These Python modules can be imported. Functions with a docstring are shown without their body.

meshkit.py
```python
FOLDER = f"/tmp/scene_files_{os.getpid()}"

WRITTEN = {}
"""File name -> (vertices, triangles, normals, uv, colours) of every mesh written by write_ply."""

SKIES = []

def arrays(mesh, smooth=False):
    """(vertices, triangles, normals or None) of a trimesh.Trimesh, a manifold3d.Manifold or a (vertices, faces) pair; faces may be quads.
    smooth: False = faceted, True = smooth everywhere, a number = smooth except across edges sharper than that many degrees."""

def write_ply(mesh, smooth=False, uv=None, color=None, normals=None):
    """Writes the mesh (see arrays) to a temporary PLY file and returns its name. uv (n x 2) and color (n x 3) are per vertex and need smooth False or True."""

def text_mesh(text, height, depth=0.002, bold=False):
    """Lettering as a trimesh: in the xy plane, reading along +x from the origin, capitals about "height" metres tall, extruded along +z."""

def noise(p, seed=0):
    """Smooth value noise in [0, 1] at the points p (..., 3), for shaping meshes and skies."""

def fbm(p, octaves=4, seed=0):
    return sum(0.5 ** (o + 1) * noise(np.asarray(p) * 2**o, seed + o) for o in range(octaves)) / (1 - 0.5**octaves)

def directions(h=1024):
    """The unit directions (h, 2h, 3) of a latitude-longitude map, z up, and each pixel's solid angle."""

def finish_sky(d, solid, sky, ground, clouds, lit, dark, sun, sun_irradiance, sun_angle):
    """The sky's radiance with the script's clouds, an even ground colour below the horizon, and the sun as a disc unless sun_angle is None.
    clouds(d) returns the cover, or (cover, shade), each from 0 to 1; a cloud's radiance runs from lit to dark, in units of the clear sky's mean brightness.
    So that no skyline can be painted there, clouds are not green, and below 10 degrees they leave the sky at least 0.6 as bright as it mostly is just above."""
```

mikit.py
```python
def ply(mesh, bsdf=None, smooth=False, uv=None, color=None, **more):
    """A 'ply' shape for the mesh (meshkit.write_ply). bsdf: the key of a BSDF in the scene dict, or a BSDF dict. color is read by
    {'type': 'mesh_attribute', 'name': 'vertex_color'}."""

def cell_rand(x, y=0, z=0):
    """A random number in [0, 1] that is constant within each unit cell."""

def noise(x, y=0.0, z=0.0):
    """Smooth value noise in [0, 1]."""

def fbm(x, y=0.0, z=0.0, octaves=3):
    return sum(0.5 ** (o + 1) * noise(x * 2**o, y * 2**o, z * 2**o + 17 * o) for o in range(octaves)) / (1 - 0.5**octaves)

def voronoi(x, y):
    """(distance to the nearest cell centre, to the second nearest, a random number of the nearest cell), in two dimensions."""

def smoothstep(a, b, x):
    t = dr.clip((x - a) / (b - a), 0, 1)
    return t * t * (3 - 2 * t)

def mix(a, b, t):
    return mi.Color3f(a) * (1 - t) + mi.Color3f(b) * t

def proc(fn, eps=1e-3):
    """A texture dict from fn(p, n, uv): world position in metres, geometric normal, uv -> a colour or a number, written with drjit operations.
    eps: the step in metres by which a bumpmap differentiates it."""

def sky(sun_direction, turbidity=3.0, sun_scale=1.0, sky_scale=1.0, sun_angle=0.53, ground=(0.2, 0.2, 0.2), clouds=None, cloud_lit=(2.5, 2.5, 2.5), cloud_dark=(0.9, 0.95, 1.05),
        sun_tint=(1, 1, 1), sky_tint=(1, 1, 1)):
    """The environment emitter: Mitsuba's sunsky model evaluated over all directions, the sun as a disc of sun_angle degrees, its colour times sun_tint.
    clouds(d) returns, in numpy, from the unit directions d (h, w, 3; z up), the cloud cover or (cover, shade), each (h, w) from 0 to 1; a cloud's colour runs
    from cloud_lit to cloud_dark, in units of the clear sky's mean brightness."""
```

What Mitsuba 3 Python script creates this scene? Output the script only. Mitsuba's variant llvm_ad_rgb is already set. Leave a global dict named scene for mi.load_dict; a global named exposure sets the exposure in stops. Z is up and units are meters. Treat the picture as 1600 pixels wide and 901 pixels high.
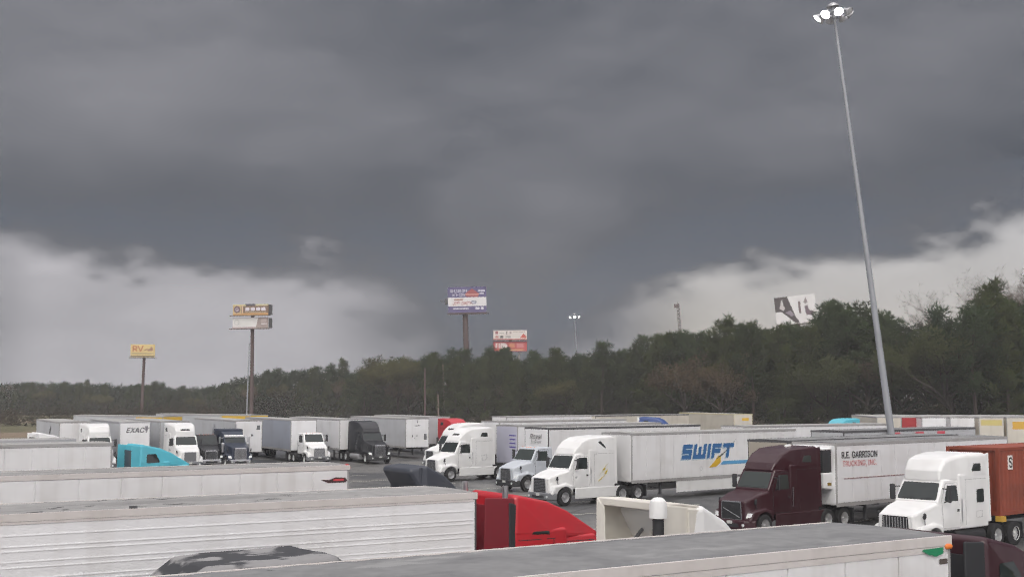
import math, random
import numpy as np, trimesh, manifold3d as m3, mitsuba as mi, mikit, meshkit, drjit as dr
from shapely.geometry import LineString, Polygon, box as sbox, Point
from shapely import affinity
T = mi.ScalarTransform4f
rng = np.random.default_rng(11)
random.seed(5)
scene, labels = {}, {}

# ------------------------------------------------------------------ camera, sky, exposure
CAM_H, FOCAL, HORIZON = 6.36, 1950.0, 618.0          # metres, pixels of a 1600 wide frame
PITCH = math.atan((HORIZON - 450.5) / FOCAL)
scene['camera'] = {'type': 'perspective', 'fov': math.degrees(2 * math.atan(800 / FOCAL)), 'fov_axis': 'x', 'near_clip': 0.5, 'far_clip': 6000.0,
                   'to_world': T().look_at(origin=[0, 0, CAM_H], target=[0, math.cos(PITCH), CAM_H + math.sin(PITCH)], up=[0, 0, 1]), 'medium': {'type': 'ref', 'id': 'haze_air'}}
exposure = 2.22

EDGE_AZ = np.array([-180, -60, -30, -22.3, -20.3, -18.4, -14.4, -10.2, -8.0, -6.0, -4.4, -2.9, 1.5, 2.9, 4.2, 5.9, 8.7, 13, 17.1, 19.7, 22.3, 30, 60, 180.])
EDGE_EL = np.array([7, 7, 7, 6.7, 6.1, 5.7, 5.8, 5.8, 5.6, 5.0, 3.7, 1.6, 1.2, 2.0, 3.2, 4.6, 5.2, 5.6, 6.0, 6.9, 7.7, 8.2, 8, 7.])
CLEAR, STORM = 1.70, 0.078        # radiance of the brightest and the darkest cloud in the picture's own units


def sst(a, b, x):
    t = np.clip((x - a) / (b - a), 0, 1)
    return t * t * (3 - 2 * t)


def storm(d):
    """A storm shelf ahead of the camera with a pale strip under it, thinning to bright overcast behind the camera."""
    az = np.degrees(np.arctan2(d[..., 0], d[..., 1]))
    el = np.degrees(np.arcsin(np.clip(d[..., 2], -1, 1)))
    x, y, z = d[..., 0] * 57.3, d[..., 1] * 57.3, d[..., 2] * 57.3
    f = lambda a, b, o, s, k: meshkit.fbm(np.stack([x * a + k, y * a + 2 * k, z * b + k], -1), o, seed=s) - 0.5
    n2, n3, n4, n5 = f(0.15, 0.34, 5, 8, 20), f(0.085, 0.20, 5, 13, 31), f(0.55, 1.1, 5, 21, 60), f(0.22, 0.5, 5, 34, 7)
    bump = lambda ca, ce, wa, we: np.exp(-((az - ca) / wa) ** 2 - ((el - ce) / we) ** 2)
    edge = np.interp(az, EDGE_AZ, EDGE_EL) + 2.1 * n2 + 2.0 * n4 + 0.7 * f(1.5, 2.6, 4, 55, 90)
    soft = 0.8 + 1.2 * sst(-12, -5, az) * sst(5.5, 3.5, az) + 0.8 * sst(-19, -22, az)
    inside = sst(-soft, soft * 0.8, el - edge)
    rise = sst(1.2, 8.5, el - edge)
    cloud = 0.084 + 0.108 * rise + 0.20 * n3 * (0.35 + 0.65 * rise) + 0.10 * n5 + 0.05 * n4 + 0.03 * f(1.1, 2.4, 4, 71, 43) - 0.035 * sst(26, 45, np.abs(az))
    cloud = cloud + 0.100 * bump(-19, 13.5, 8, 4.5) + 0.060 * bump(-9.5, 10.8, 4.0, 2.0) + 0.050 * bump(1.5, 8.8, 4.5, 2.6) + 0.035 * bump(18, 13, 6, 3) - 0.030 * bump(-15, 7.8, 6, 1.3) - 0.035 * bump(9, 7.4, 4, 1.6) - 0.030 * bump(3.2, 4.6, 2.2, 2.0) - 0.020 * bump(-4, 6.5, 4, 1.5)
    cloud = np.maximum(cloud + 0.015 * bump(16, 16, 8, 3) - 0.015 * bump(-4, 15, 5, 3), 0.078)
    strip = 0.545 - 0.27 * sst(-10, -4.5, az) * sst(10.5, 4, az) - 0.13 * sst(3, 8, az) * sst(24, 12, az) * sst(8, 2, el) + 0.10 * sst(14, 19, az) * sst(3.5, 6.5, el) - 0.20 * sst(-20.5, -23, az) + 0.30 * n2 * sst(1, 4, el) + 0.22 * n5 + 0.10 * n4
    t = strip * (1 - inside) + cloud * inside
    back = np.clip(sst(-0.25, -0.66, d[..., 1]) + sst(0.42, 0.85, d[..., 2]), 0, 1)
    t = t * (1 - back) + (1.45 + 0.9 * n3) * back
    thin = 0.30 * (1 - inside) * (1 - back) * sst(4, 9, az) * sst(60, 30, az)          # warm clear sky shows through on the right
    return 1 - thin, np.clip((CLEAR - t) / (CLEAR - STORM), 0, 1)


GAIN = 2.28
SKY_TINT = (1.42, 0.92, 0.60)
scene['sky'] = mikit.sky([-0.1, -0.72, 0.68], turbidity=3, sun_scale=0.22, sun_angle=34, sun_tint=(0.84, 1.0, 1.22), clouds=storm, cloud_lit=tuple(GAIN * CLEAR * c for c in (1.0, 0.962, 1.0)),
                         cloud_dark=tuple(GAIN * STORM * c for c in (0.78, 0.99, 1.38)), sky_tint=SKY_TINT, ground=(0.12, 0.12, 0.12))
labels['sky'] = {'kind': 'structure'}

# ------------------------------------------------------------------ materials


def rgb(c):
    return {'type': 'rgb', 'value': list(map(float, c))}


def mat(name, c, rough=0.5, metallic=0.0, spec=0.5, coat=0.0, two=True):
    b = {'type': 'principled', 'base_color': c if isinstance(c, dict) else rgb(c), 'roughness': rough, 'metallic': metallic, 'specular': spec, 'clearcoat': coat, 'clearcoat_gloss': 0.9}
    scene[name] = {'type': 'twosided', 'b': b} if two else b


def flat(c):
    """A plain matt colour, made once."""
    name = 'flat_' + '_'.join('%02d' % round(v * 99) for v in c)
    if name not in scene:
        mat(name, c, 0.6)
    return name


def grime(base, dirt, amount=0.5, scale=1.0):
    def fn(p, n, uv):
        streak = mikit.fbm((p.x + 0.7 * p.y) * 2.6 * scale, (p.x - p.y) * 0.9 * scale, p.z * 0.28, 4)
        blotch = mikit.fbm(p.x * 0.55, p.y * 0.55, p.z * 0.9, 4)
        low = mikit.smoothstep(1.9, 1.0, p.z) * 0.35
        t = dr.clip((mikit.smoothstep(0.42, 0.85, streak) * 0.55 + mikit.smoothstep(0.45, 0.8, blotch) * 0.5 + low) * amount, 0, 1)
        return mikit.mix(base, dirt, t)
    return mikit.proc(fn)


def roof_tex(base, dark, light, ca, sa):
    """Weathered sheet roof: streaks along the trailer, stains and pale patches."""
    def fn(p, n, uv):
        a, b = p.x * ca + p.y * sa, -p.x * sa + p.y * ca
        s = mikit.fbm(a * 0.22, b * 2.3, 3.0, 4)
        m = mikit.fbm(a * 0.75, b * 0.95, 9.0, 5)
        g = mikit.fbm(a * 5.0, b * 5.0, 1.0, 3)
        c = mikit.mix(base, dark, dr.clip(mikit.smoothstep(0.42, 0.72, s) * 0.55 + mikit.smoothstep(0.58, 0.74, m) * 0.4, 0, 1))
        c = mikit.mix(c, light, mikit.smoothstep(0.60, 0.74, mikit.fbm(a * 0.5 + 40, b * 1.4, 2.0, 4)) * 0.6)
        c = c * (0.86 + 0.28 * g)
        spot = mikit.smoothstep(0.735, 0.775, mikit.fbm(a * 1.7 + 9, b * 2.2, 5.0, 3)) * mikit.smoothstep(0.5, 0.6, mikit.noise(a * 0.35, b * 0.35, 7.0))
        return mikit.mix(c, (0.03, 0.03, 0.03), spot * 0.8)
    return mikit.proc(fn)


C58, S58 = math.sin(math.radians(56.5)), math.cos(math.radians(56.5))
mat('paint_white', grime((0.80, 0.80, 0.79), (0.50, 0.48, 0.45), 0.35, 0.7), 0.32, coat=0.6)
mat('paint_cream', grime((0.74, 0.71, 0.64), (0.42, 0.39, 0.34), 0.5, 0.7), 0.4, coat=0.3)
mat('paint_maroon', grime((0.034, 0.005, 0.010), (0.055, 0.025, 0.028), 0.4), 0.30, coat=0.5)
mat('red_shade', (0.20, 0.016, 0.026), 0.5)  # darker copy of the red paint, with shade put into the colour
mat('paint_red', grime((0.50, 0.018, 0.028), (0.36, 0.05, 0.05), 0.4), 0.3, coat=0.7)
mat('paint_turquoise', grime((0.09, 0.47, 0.58), (0.12, 0.36, 0.42), 0.4), 0.34, coat=0.5)
mat('paint_black', (0.012, 0.013, 0.016), 0.28, coat=0.7)
mat('paint_navy', (0.018, 0.026, 0.048), 0.3, coat=0.7)
mat('paint_charcoal', grime((0.050, 0.056, 0.072), (0.09, 0.09, 0.09), 0.4), 0.38, coat=0.4)
mat('paint_slate', (0.53, 0.56, 0.60), 0.36, coat=0.4)
mat('paint_blue', (0.03, 0.07, 0.24), 0.32, coat=0.6)
mat('panel_white', grime((0.79, 0.785, 0.785), (0.50, 0.47, 0.44), 0.45), 0.42)
mat('panel_bright', grime((0.82, 0.82, 0.83), (0.56, 0.53, 0.50), 0.35), 0.4)
mat('panel_grey', grime((0.50, 0.51, 0.53), (0.36, 0.36, 0.36), 0.5), 0.45)
mat('panel_steel', grime((0.40, 0.43, 0.50), (0.30, 0.31, 0.34), 0.45), 0.35, metallic=0.25)
mat('panel_tan', grime((0.42, 0.38, 0.32), (0.26, 0.23, 0.19), 0.7), 0.55)
mat('panel_beige', grime((0.62, 0.58, 0.50), (0.42, 0.38, 0.32), 0.5), 0.5)
mat('panel_lavender', grime((0.52, 0.52, 0.62), (0.40, 0.40, 0.46), 0.4), 0.4)
mat('panel_dusty', grime((0.64, 0.60, 0.575), (0.46, 0.42, 0.39), 0.6), 0.55)
mat('panel_red', grime((0.42, 0.03, 0.035), (0.25, 0.04, 0.04), 0.4), 0.45)
mat('rust_red', grime((0.26, 0.058, 0.032), (0.14, 0.045, 0.03), 0.8), 0.55)
mat('yellow_paint', (0.72, 0.46, 0.06), 0.45)
mat('roof_near', roof_tex((0.205, 0.205, 0.205), (0.125, 0.125, 0.13), (0.30, 0.30, 0.295), C58, S58), 0.5)
mat('roof_pale', roof_tex((0.285, 0.28, 0.272), (0.18, 0.175, 0.17), (0.40, 0.395, 0.38), C58, S58), 0.5)
mat('roof_far', grime((0.36, 0.355, 0.34), (0.24, 0.23, 0.22), 0.7), 0.5)


def tarp(p, n, uv):
    w = mikit.fbm(p.x * 1.5 + 0.6 * p.z, p.y * 1.5, p.z * 2.6, 5)
    return mikit.mix((0.040, 0.041, 0.045), (0.27, 0.265, 0.265), mikit.smoothstep(0.50, 0.62, w))


mat('tarp', mikit.proc(tarp), 0.5)
mat('glass', (0.014, 0.021, 0.020), 0.05, spec=0.7)
mat('glass_bright', (0.035, 0.045, 0.042), 0.10, spec=0.5)
mat('chrome', (0.62, 0.62, 0.63), 0.22, metallic=1.0)
mat('aluminium', (0.56, 0.56, 0.57), 0.42, metallic=0.6)
mat('rail_grey', grime((0.38, 0.375, 0.37), (0.24, 0.22, 0.21), 0.6), 0.5)
mat('rail_cream', (0.58, 0.52, 0.33), 0.5)
mat('rail_dark', (0.10, 0.10, 0.105), 0.5)
mat('rubber', (0.022, 0.022, 0.023), 0.85)
mat('plastic_dark', (0.030, 0.031, 0.034), 0.55)
mat('plastic_grey', (0.16, 0.165, 0.175), 0.55)
mat('frame_dark', (0.022, 0.022, 0.024), 0.7)
mat('rim_white', (0.62, 0.62, 0.60), 0.4)
mat('rim_alloy', (0.60, 0.60, 0.60), 0.3, metallic=0.8)
mat('lamp_lens', (0.75, 0.76, 0.76), 0.12, coat=1.0)
mat('amber_lens', (0.80, 0.22, 0.05), 0.3)
mat('red_lens', (0.55, 0.03, 0.03), 0.35)
mat('galvanised', grime((0.38, 0.395, 0.42), (0.28, 0.29, 0.31), 0.5), 0.45, metallic=0.3)
mat('pole_brown', (0.105, 0.070, 0.066), 0.6)
mat('pole_wood', (0.22, 0.17, 0.14), 0.85)
mat('line_paint', (0.42, 0.41, 0.36), 0.7)


def asphalt(p, n, uv):
    a = mikit.fbm(p.x * 0.16, p.y * 0.16, 1.0, 5)
    b = mikit.fbm(p.x * 9, p.y * 9, 4.0, 3)
    crack = mikit.voronoi(p.x * 0.13, p.y * 0.13)
    c = mikit.mix((0.060, 0.061, 0.064), (0.115, 0.112, 0.108), mikit.smoothstep(0.35, 0.65, a))
    c = c * (0.75 + 0.5 * b)
    return mikit.mix(c, (0.03, 0.03, 0.03), mikit.smoothstep(0.03, 0.0, crack[1] - crack[0]) * 0.7)


def wet(p, n, uv):
    return 0.34 + 0.4 * mikit.smoothstep(0.4, 0.6, mikit.fbm(p.x * 0.2, p.y * 0.2, 6.0, 4))


scene['asphalt'] = {'type': 'twosided', 'b': {'type': 'principled', 'base_color': mikit.proc(asphalt), 'roughness': mikit.proc(wet), 'specular': 0.45}}


def meadow(p, n, uv):
    a = mikit.fbm(p.x * 0.03, p.y * 0.03, 2.0, 5)
    b = mikit.fbm(p.x * 0.9, p.y * 0.9, 5.0, 4)
    c = mikit.mix((0.130, 0.098, 0.068), (0.072, 0.066, 0.036), mikit.smoothstep(0.42, 0.62, a))
    return c * (0.65 + 0.7 * b)


mat('meadow', mikit.proc(meadow), 0.95)
ATTR = {'type': 'mesh_attribute', 'name': 'vertex_color'}
scene['leaf'] = {'type': 'principledthin', 'base_color': ATTR, 'roughness': 0.75, 'diff_trans': 0.7, 'spec_trans': 0.0, 'eta': 1.3}
scene['bark'] = {'type': 'twosided', 'b': {'type': 'principled', 'base_color': ATTR, 'roughness': 0.9}}
scene['lamp_lit'] = {'type': 'twosided', 'b': {'type': 'diffuse', 'reflectance': rgb((0.8, 0.8, 0.8))}}

# ------------------------------------------------------------------ mesh helpers


def bx(x0, x1, y0, y1, z0, z1):
    m = trimesh.creation.box([x1 - x0, y1 - y0, z1 - z0])
    m.apply_translation([(x0 + x1) / 2, (y0 + y1) / 2, (z0 + z1) / 2])
    return m


ICO = {k: np.array(trimesh.creation.icosphere(subdivisions=k).vertices) for k in (1, 2)}


def hull(pts, mirror=True, fine=1):
    """Convex hull of spheres (x, y, z, r), with their mirror images across y = 0."""
    v = []
    for x, y, z, r in pts:
        v.append(ICO[fine] * r + [x, y, z])
        if mirror:
            v.append(ICO[fine] * r + [x, -y, z])
    m = m3.Manifold.hull_points(np.vstack(v).astype(np.float32)).to_mesh()
    return trimesh.Trimesh(m.vert_properties[:, :3].astype(float), m.tri_verts, process=False)


def man(m):
    return m3.Manifold(m3.Mesh(np.asarray(m.vertices, np.float32), np.asarray(m.faces, np.uint32)))


def tri(m):
    q = m.to_mesh()
    return trimesh.Trimesh(q.vert_properties[:, :3].astype(float), q.tri_verts, process=False)


def cat(*ms):
    return trimesh.util.concatenate(list(ms))


def cyl(p0, p1, r0, r1=None, n=14):
    """Tapered closed tube from p0 to p1."""
    p0, p1, r1 = np.asarray(p0, float), np.asarray(p1, float), r0 if r1 is None else r1
    t = (p1 - p0) / np.linalg.norm(p1 - p0)
    a = np.cross(t, [0, 0, 1] if abs(t[2]) < 0.9 else [1, 0, 0])
    a /= np.linalg.norm(a)
    b, w = np.cross(t, a), np.arange(n) * 2 * math.pi / n
    ring = np.cos(w)[:, None] * a + np.sin(w)[:, None] * b
    v = np.vstack([p0 + ring * r0, p1 + ring * r1, [p0], [p1]])
    i = np.arange(n)
    j = (i + 1) % n
    f = np.vstack([np.stack([i, j, j + n], 1), np.stack([i, j + n, i + n], 1), np.stack([j, i, i * 0 + 2 * n], 1), np.stack([i + n, j + n, i * 0 + 2 * n + 1], 1)])
    return trimesh.Trimesh(v, f, process=False)


def lathe(profile, axis='y', n=24):
    """Profile (along, radius) turned about an axis."""
    w = np.arange(n) * 2 * math.pi / n
    p = np.asarray(profile, float)
    v = np.stack([np.repeat(p[:, 0], n), np.outer(p[:, 1], np.cos(w)).ravel(), np.outer(p[:, 1], np.sin(w)).ravel()], 1)
    if axis == 'y':
        v = v[:, [1, 0, 2]]
    elif axis == 'z':
        v = v[:, [1, 2, 0]]
    k = np.arange(len(p) - 1)[:, None] * n
    i = np.arange(n)[None]
    j = (i + 1) % n
    f = np.vstack([np.stack([k + i, k + j, k + n + j], -1).reshape(-1, 3), np.stack([k + i, k + n + j, k + n + i], -1).reshape(-1, 3)])
    m = trimesh.Trimesh(v, f, process=False)
    m.fix_normals()
    return m


def planes(m):
    n = np.array(m.face_normals)
    c = np.einsum('ij,ij->i', n, np.array(m.triangles)[:, 0])
    ok = (np.array(m.area_faces) > 1e-5) & ((np.array(m.vertices) @ n.T - c).max(0) < 2e-3)      # slivers have useless normals
    return n[ok], c[ok]


def decal(body, poly, axis, off=0.006, grid=0.25):
    """A panel of the outline poly laid onto the convex body and standing off from it. axis 'left' / 'right': poly in (x, z); 'front': poly in (y, z)."""
    n, c = body if isinstance(body, tuple) else planes(body)
    v2, f = trimesh.creation.triangulate_polygon(poly, engine='earcut')
    v3 = np.column_stack([v2, np.zeros(len(v2))])
    v3, f = trimesh.remesh.subdivide_to_size(v3, f, grid)
    v2, f = v3[:, :2], np.asarray(f)
    if axis == 'front':
        o, d = np.column_stack([np.full(len(v2), 30.0), v2[:, 0], v2[:, 1]]), np.array([-1.0, 0, 0])
    else:
        s = 1 if axis == 'left' else -1
        o, d = np.column_stack([v2[:, 0], np.full(len(v2), 30.0 * s), v2[:, 1]]), np.array([0, -1.0 * s, 0])
    nd = n @ d
    k = nd < -0.02
    t = ((c[k][None] - o @ n[k].T) / nd[k][None])
    t = np.max(t, axis=1)
    hit = o + t[:, None] * d
    top, low = hit - d * off, hit + d * 0.02
    m = trimesh.Trimesh(np.vstack([top, low]), np.vstack([f, f[:, ::-1] + len(top)]), process=False)
    e = np.vstack([f[:, [0, 1]], f[:, [1, 2]], f[:, [2, 0]]])
    es = {tuple(x) for x in e.tolist()}
    rim = [(a, b) for a, b in es if (b, a) not in es]
    q = len(top)
    skirt = np.array([[a, a + q, b + q] for a, b in rim] + [[a, b + q, b] for a, b in rim])
    m = trimesh.Trimesh(m.vertices, np.vstack([m.faces, skirt]), process=False)
    tn = np.cross(top[f[:, 1]] - top[f[:, 0]], top[f[:, 2]] - top[f[:, 0]]).sum(0)
    if tn @ d > 0:
        m.invert()
    return m


def rpoly(pts, r=0.05):
    return Polygon(pts).buffer(-r).buffer(r, quad_segs=3).simplify(0.004)


def side_flip(m):
    q = m.copy()
    q.apply_scale([1, -1, 1])
    q.invert()
    return q


# ------------------------------------------------------------------ scene entries


def num(key):
    if key not in scene and key not in labels:
        return key
    k = 1
    while f'{key}_{k:03d}' in scene or f'{key}_{k:03d}' in labels:
        k += 1
    return f'{key}_{k:03d}'


def thing(name, label, category, group=None):
    k = num(name)
    labels[k] = {'label': label, 'category': category}
    if group:
        labels[k]['group'] = group
    return k


def put(parent, name, shape, bsdf, M=None, **lab):
    k = num(f'{parent}__{name}')
    scene[k] = {**shape, 'bsdf': {'type': 'ref', 'id': bsdf}}
    if M is not None:
        scene[k]['to_world'] = M
    if lab:
        labels[k] = lab
    return k


def P(mesh, smooth=35):
    return mikit.ply(mesh, smooth=smooth)


LOT = 1.12                      # metres per unit of the lot plan in which the vehicles are laid out


def frame(x, y, hx, hy, z=0.0):
    """Vehicle frame at a point of the lot plan: local +x looks along the heading (hx, hy)."""
    return T().translate([x * LOT, y * LOT, z]).rotate([0, 0, 1], math.degrees(math.atan2(hy, hx)))


def az(deg):
    return math.sin(math.radians(deg)), math.cos(math.radians(deg))


# ------------------------------------------------------------------ ground
ground = mikit.ply(trimesh.Trimesh([[-3000, -400, -0.02], [3000, -400, -0.02], [3000, 3500, -0.02], [-3000, 3500, -0.02]], [[0, 1, 2], [0, 2, 3]]), 'meadow')
scene['ground'] = ground
labels['ground'] = {'kind': 'structure'}
lot = Polygon([(-78, -66), (66, -66), (105, 66), (64, 152), (-22, 168), (-84, 143)])
v2, f2 = trimesh.creation.triangulate_polygon(lot, engine='earcut')
scene['parking_lot'] = mikit.ply(trimesh.Trimesh(np.column_stack([v2, np.zeros(len(v2)) - 0.004]), f2), 'asphalt')
labels['parking_lot'] = {'kind': 'structure'}

# ------------------------------------------------------------------ wheels
TYRE = P(lathe([(-0.14, 0.30), (-0.14, 0.44), (-0.11, 0.505), (0.11, 0.505), (0.14, 0.44), (0.14, 0.30)]), 30)
TYRE2 = P(cat(lathe([(-0.14, 0.30), (-0.14, 0.44), (-0.11, 0.505), (0.11, 0.505), (0.14, 0.44), (0.14, 0.30)]),
              lathe([(-0.47, 0.30), (-0.47, 0.44), (-0.44, 0.505), (-0.22, 0.505), (-0.19, 0.44), (-0.19, 0.30)])), 30)
RIM = P(lathe([(-0.10, 0.0), (-0.10, 0.31), (0.135, 0.31), (0.12, 0.27), (0.05, 0.25), (0.02, 0.16), (0.10, 0.13), (0.11, 0.09), (0.15, 0.07), (0.15, 0.0)]), 25)
RIM2 = P(lathe([(-0.40, 0.0), (-0.40, 0.31), (0.135, 0.31), (0.12, 0.28), (-0.05, 0.25), (-0.08, 0.15), (0.05, 0.13), (0.06, 0.08), (0.10, 0.06), (0.10, 0.0)]), 25)


def wheels(key, M, axles, track, dual, rim):
    for x in axles:
        for s in (1, -1):
            W = M @ T().translate([x, s * track, 0.505])
            if s < 0:
                W = W @ T().rotate([0, 0, 1], 180)
            w = put(key, 'wheel', TYRE2 if dual else TYRE, 'rubber', W)
            put(w, 'rim', RIM2 if dual else RIM, rim, W)


# ------------------------------------------------------------------ tractors
STYLE = {
    'aero': dict(hl=1.75, zf=1.66, zc=2.08, ct=2.97, xr=5.2, top=3.98, roof='high', setback=1.15, hw=0.72),
    'sloped': dict(hl=1.70, zf=1.50, zc=2.04, ct=2.92, xr=4.65, top=3.97, roof='high', setback=1.15, hw=0.66),
    'cream': dict(hl=1.70, zf=1.50, zc=2.04, ct=2.92, xr=3.65, top=3.97, roof='high', setback=1.15, hw=0.66),
    'dome': dict(hl=1.80, zf=1.68, zc=2.10, ct=2.96, xr=5.3, top=4.0, roof='dome', setback=1.20, hw=0.72),
    'long': dict(hl=2.05, zf=1.82, zc=2.12, ct=2.94, xr=5.6, top=3.96, roof='high', setback=1.05, hw=0.70),
    'flat': dict(hl=2.15, zf=1.85, zc=2.12, ct=2.86, xr=5.5, top=3.36, roof='flat', setback=0.95, hw=0.66),
    'day': dict(hl=1.75, zf=1.60, zc=2.00, ct=2.88, xr=3.45, top=3.0, roof='none', setback=1.15, hw=0.70),
}
BUILT = {}


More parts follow.
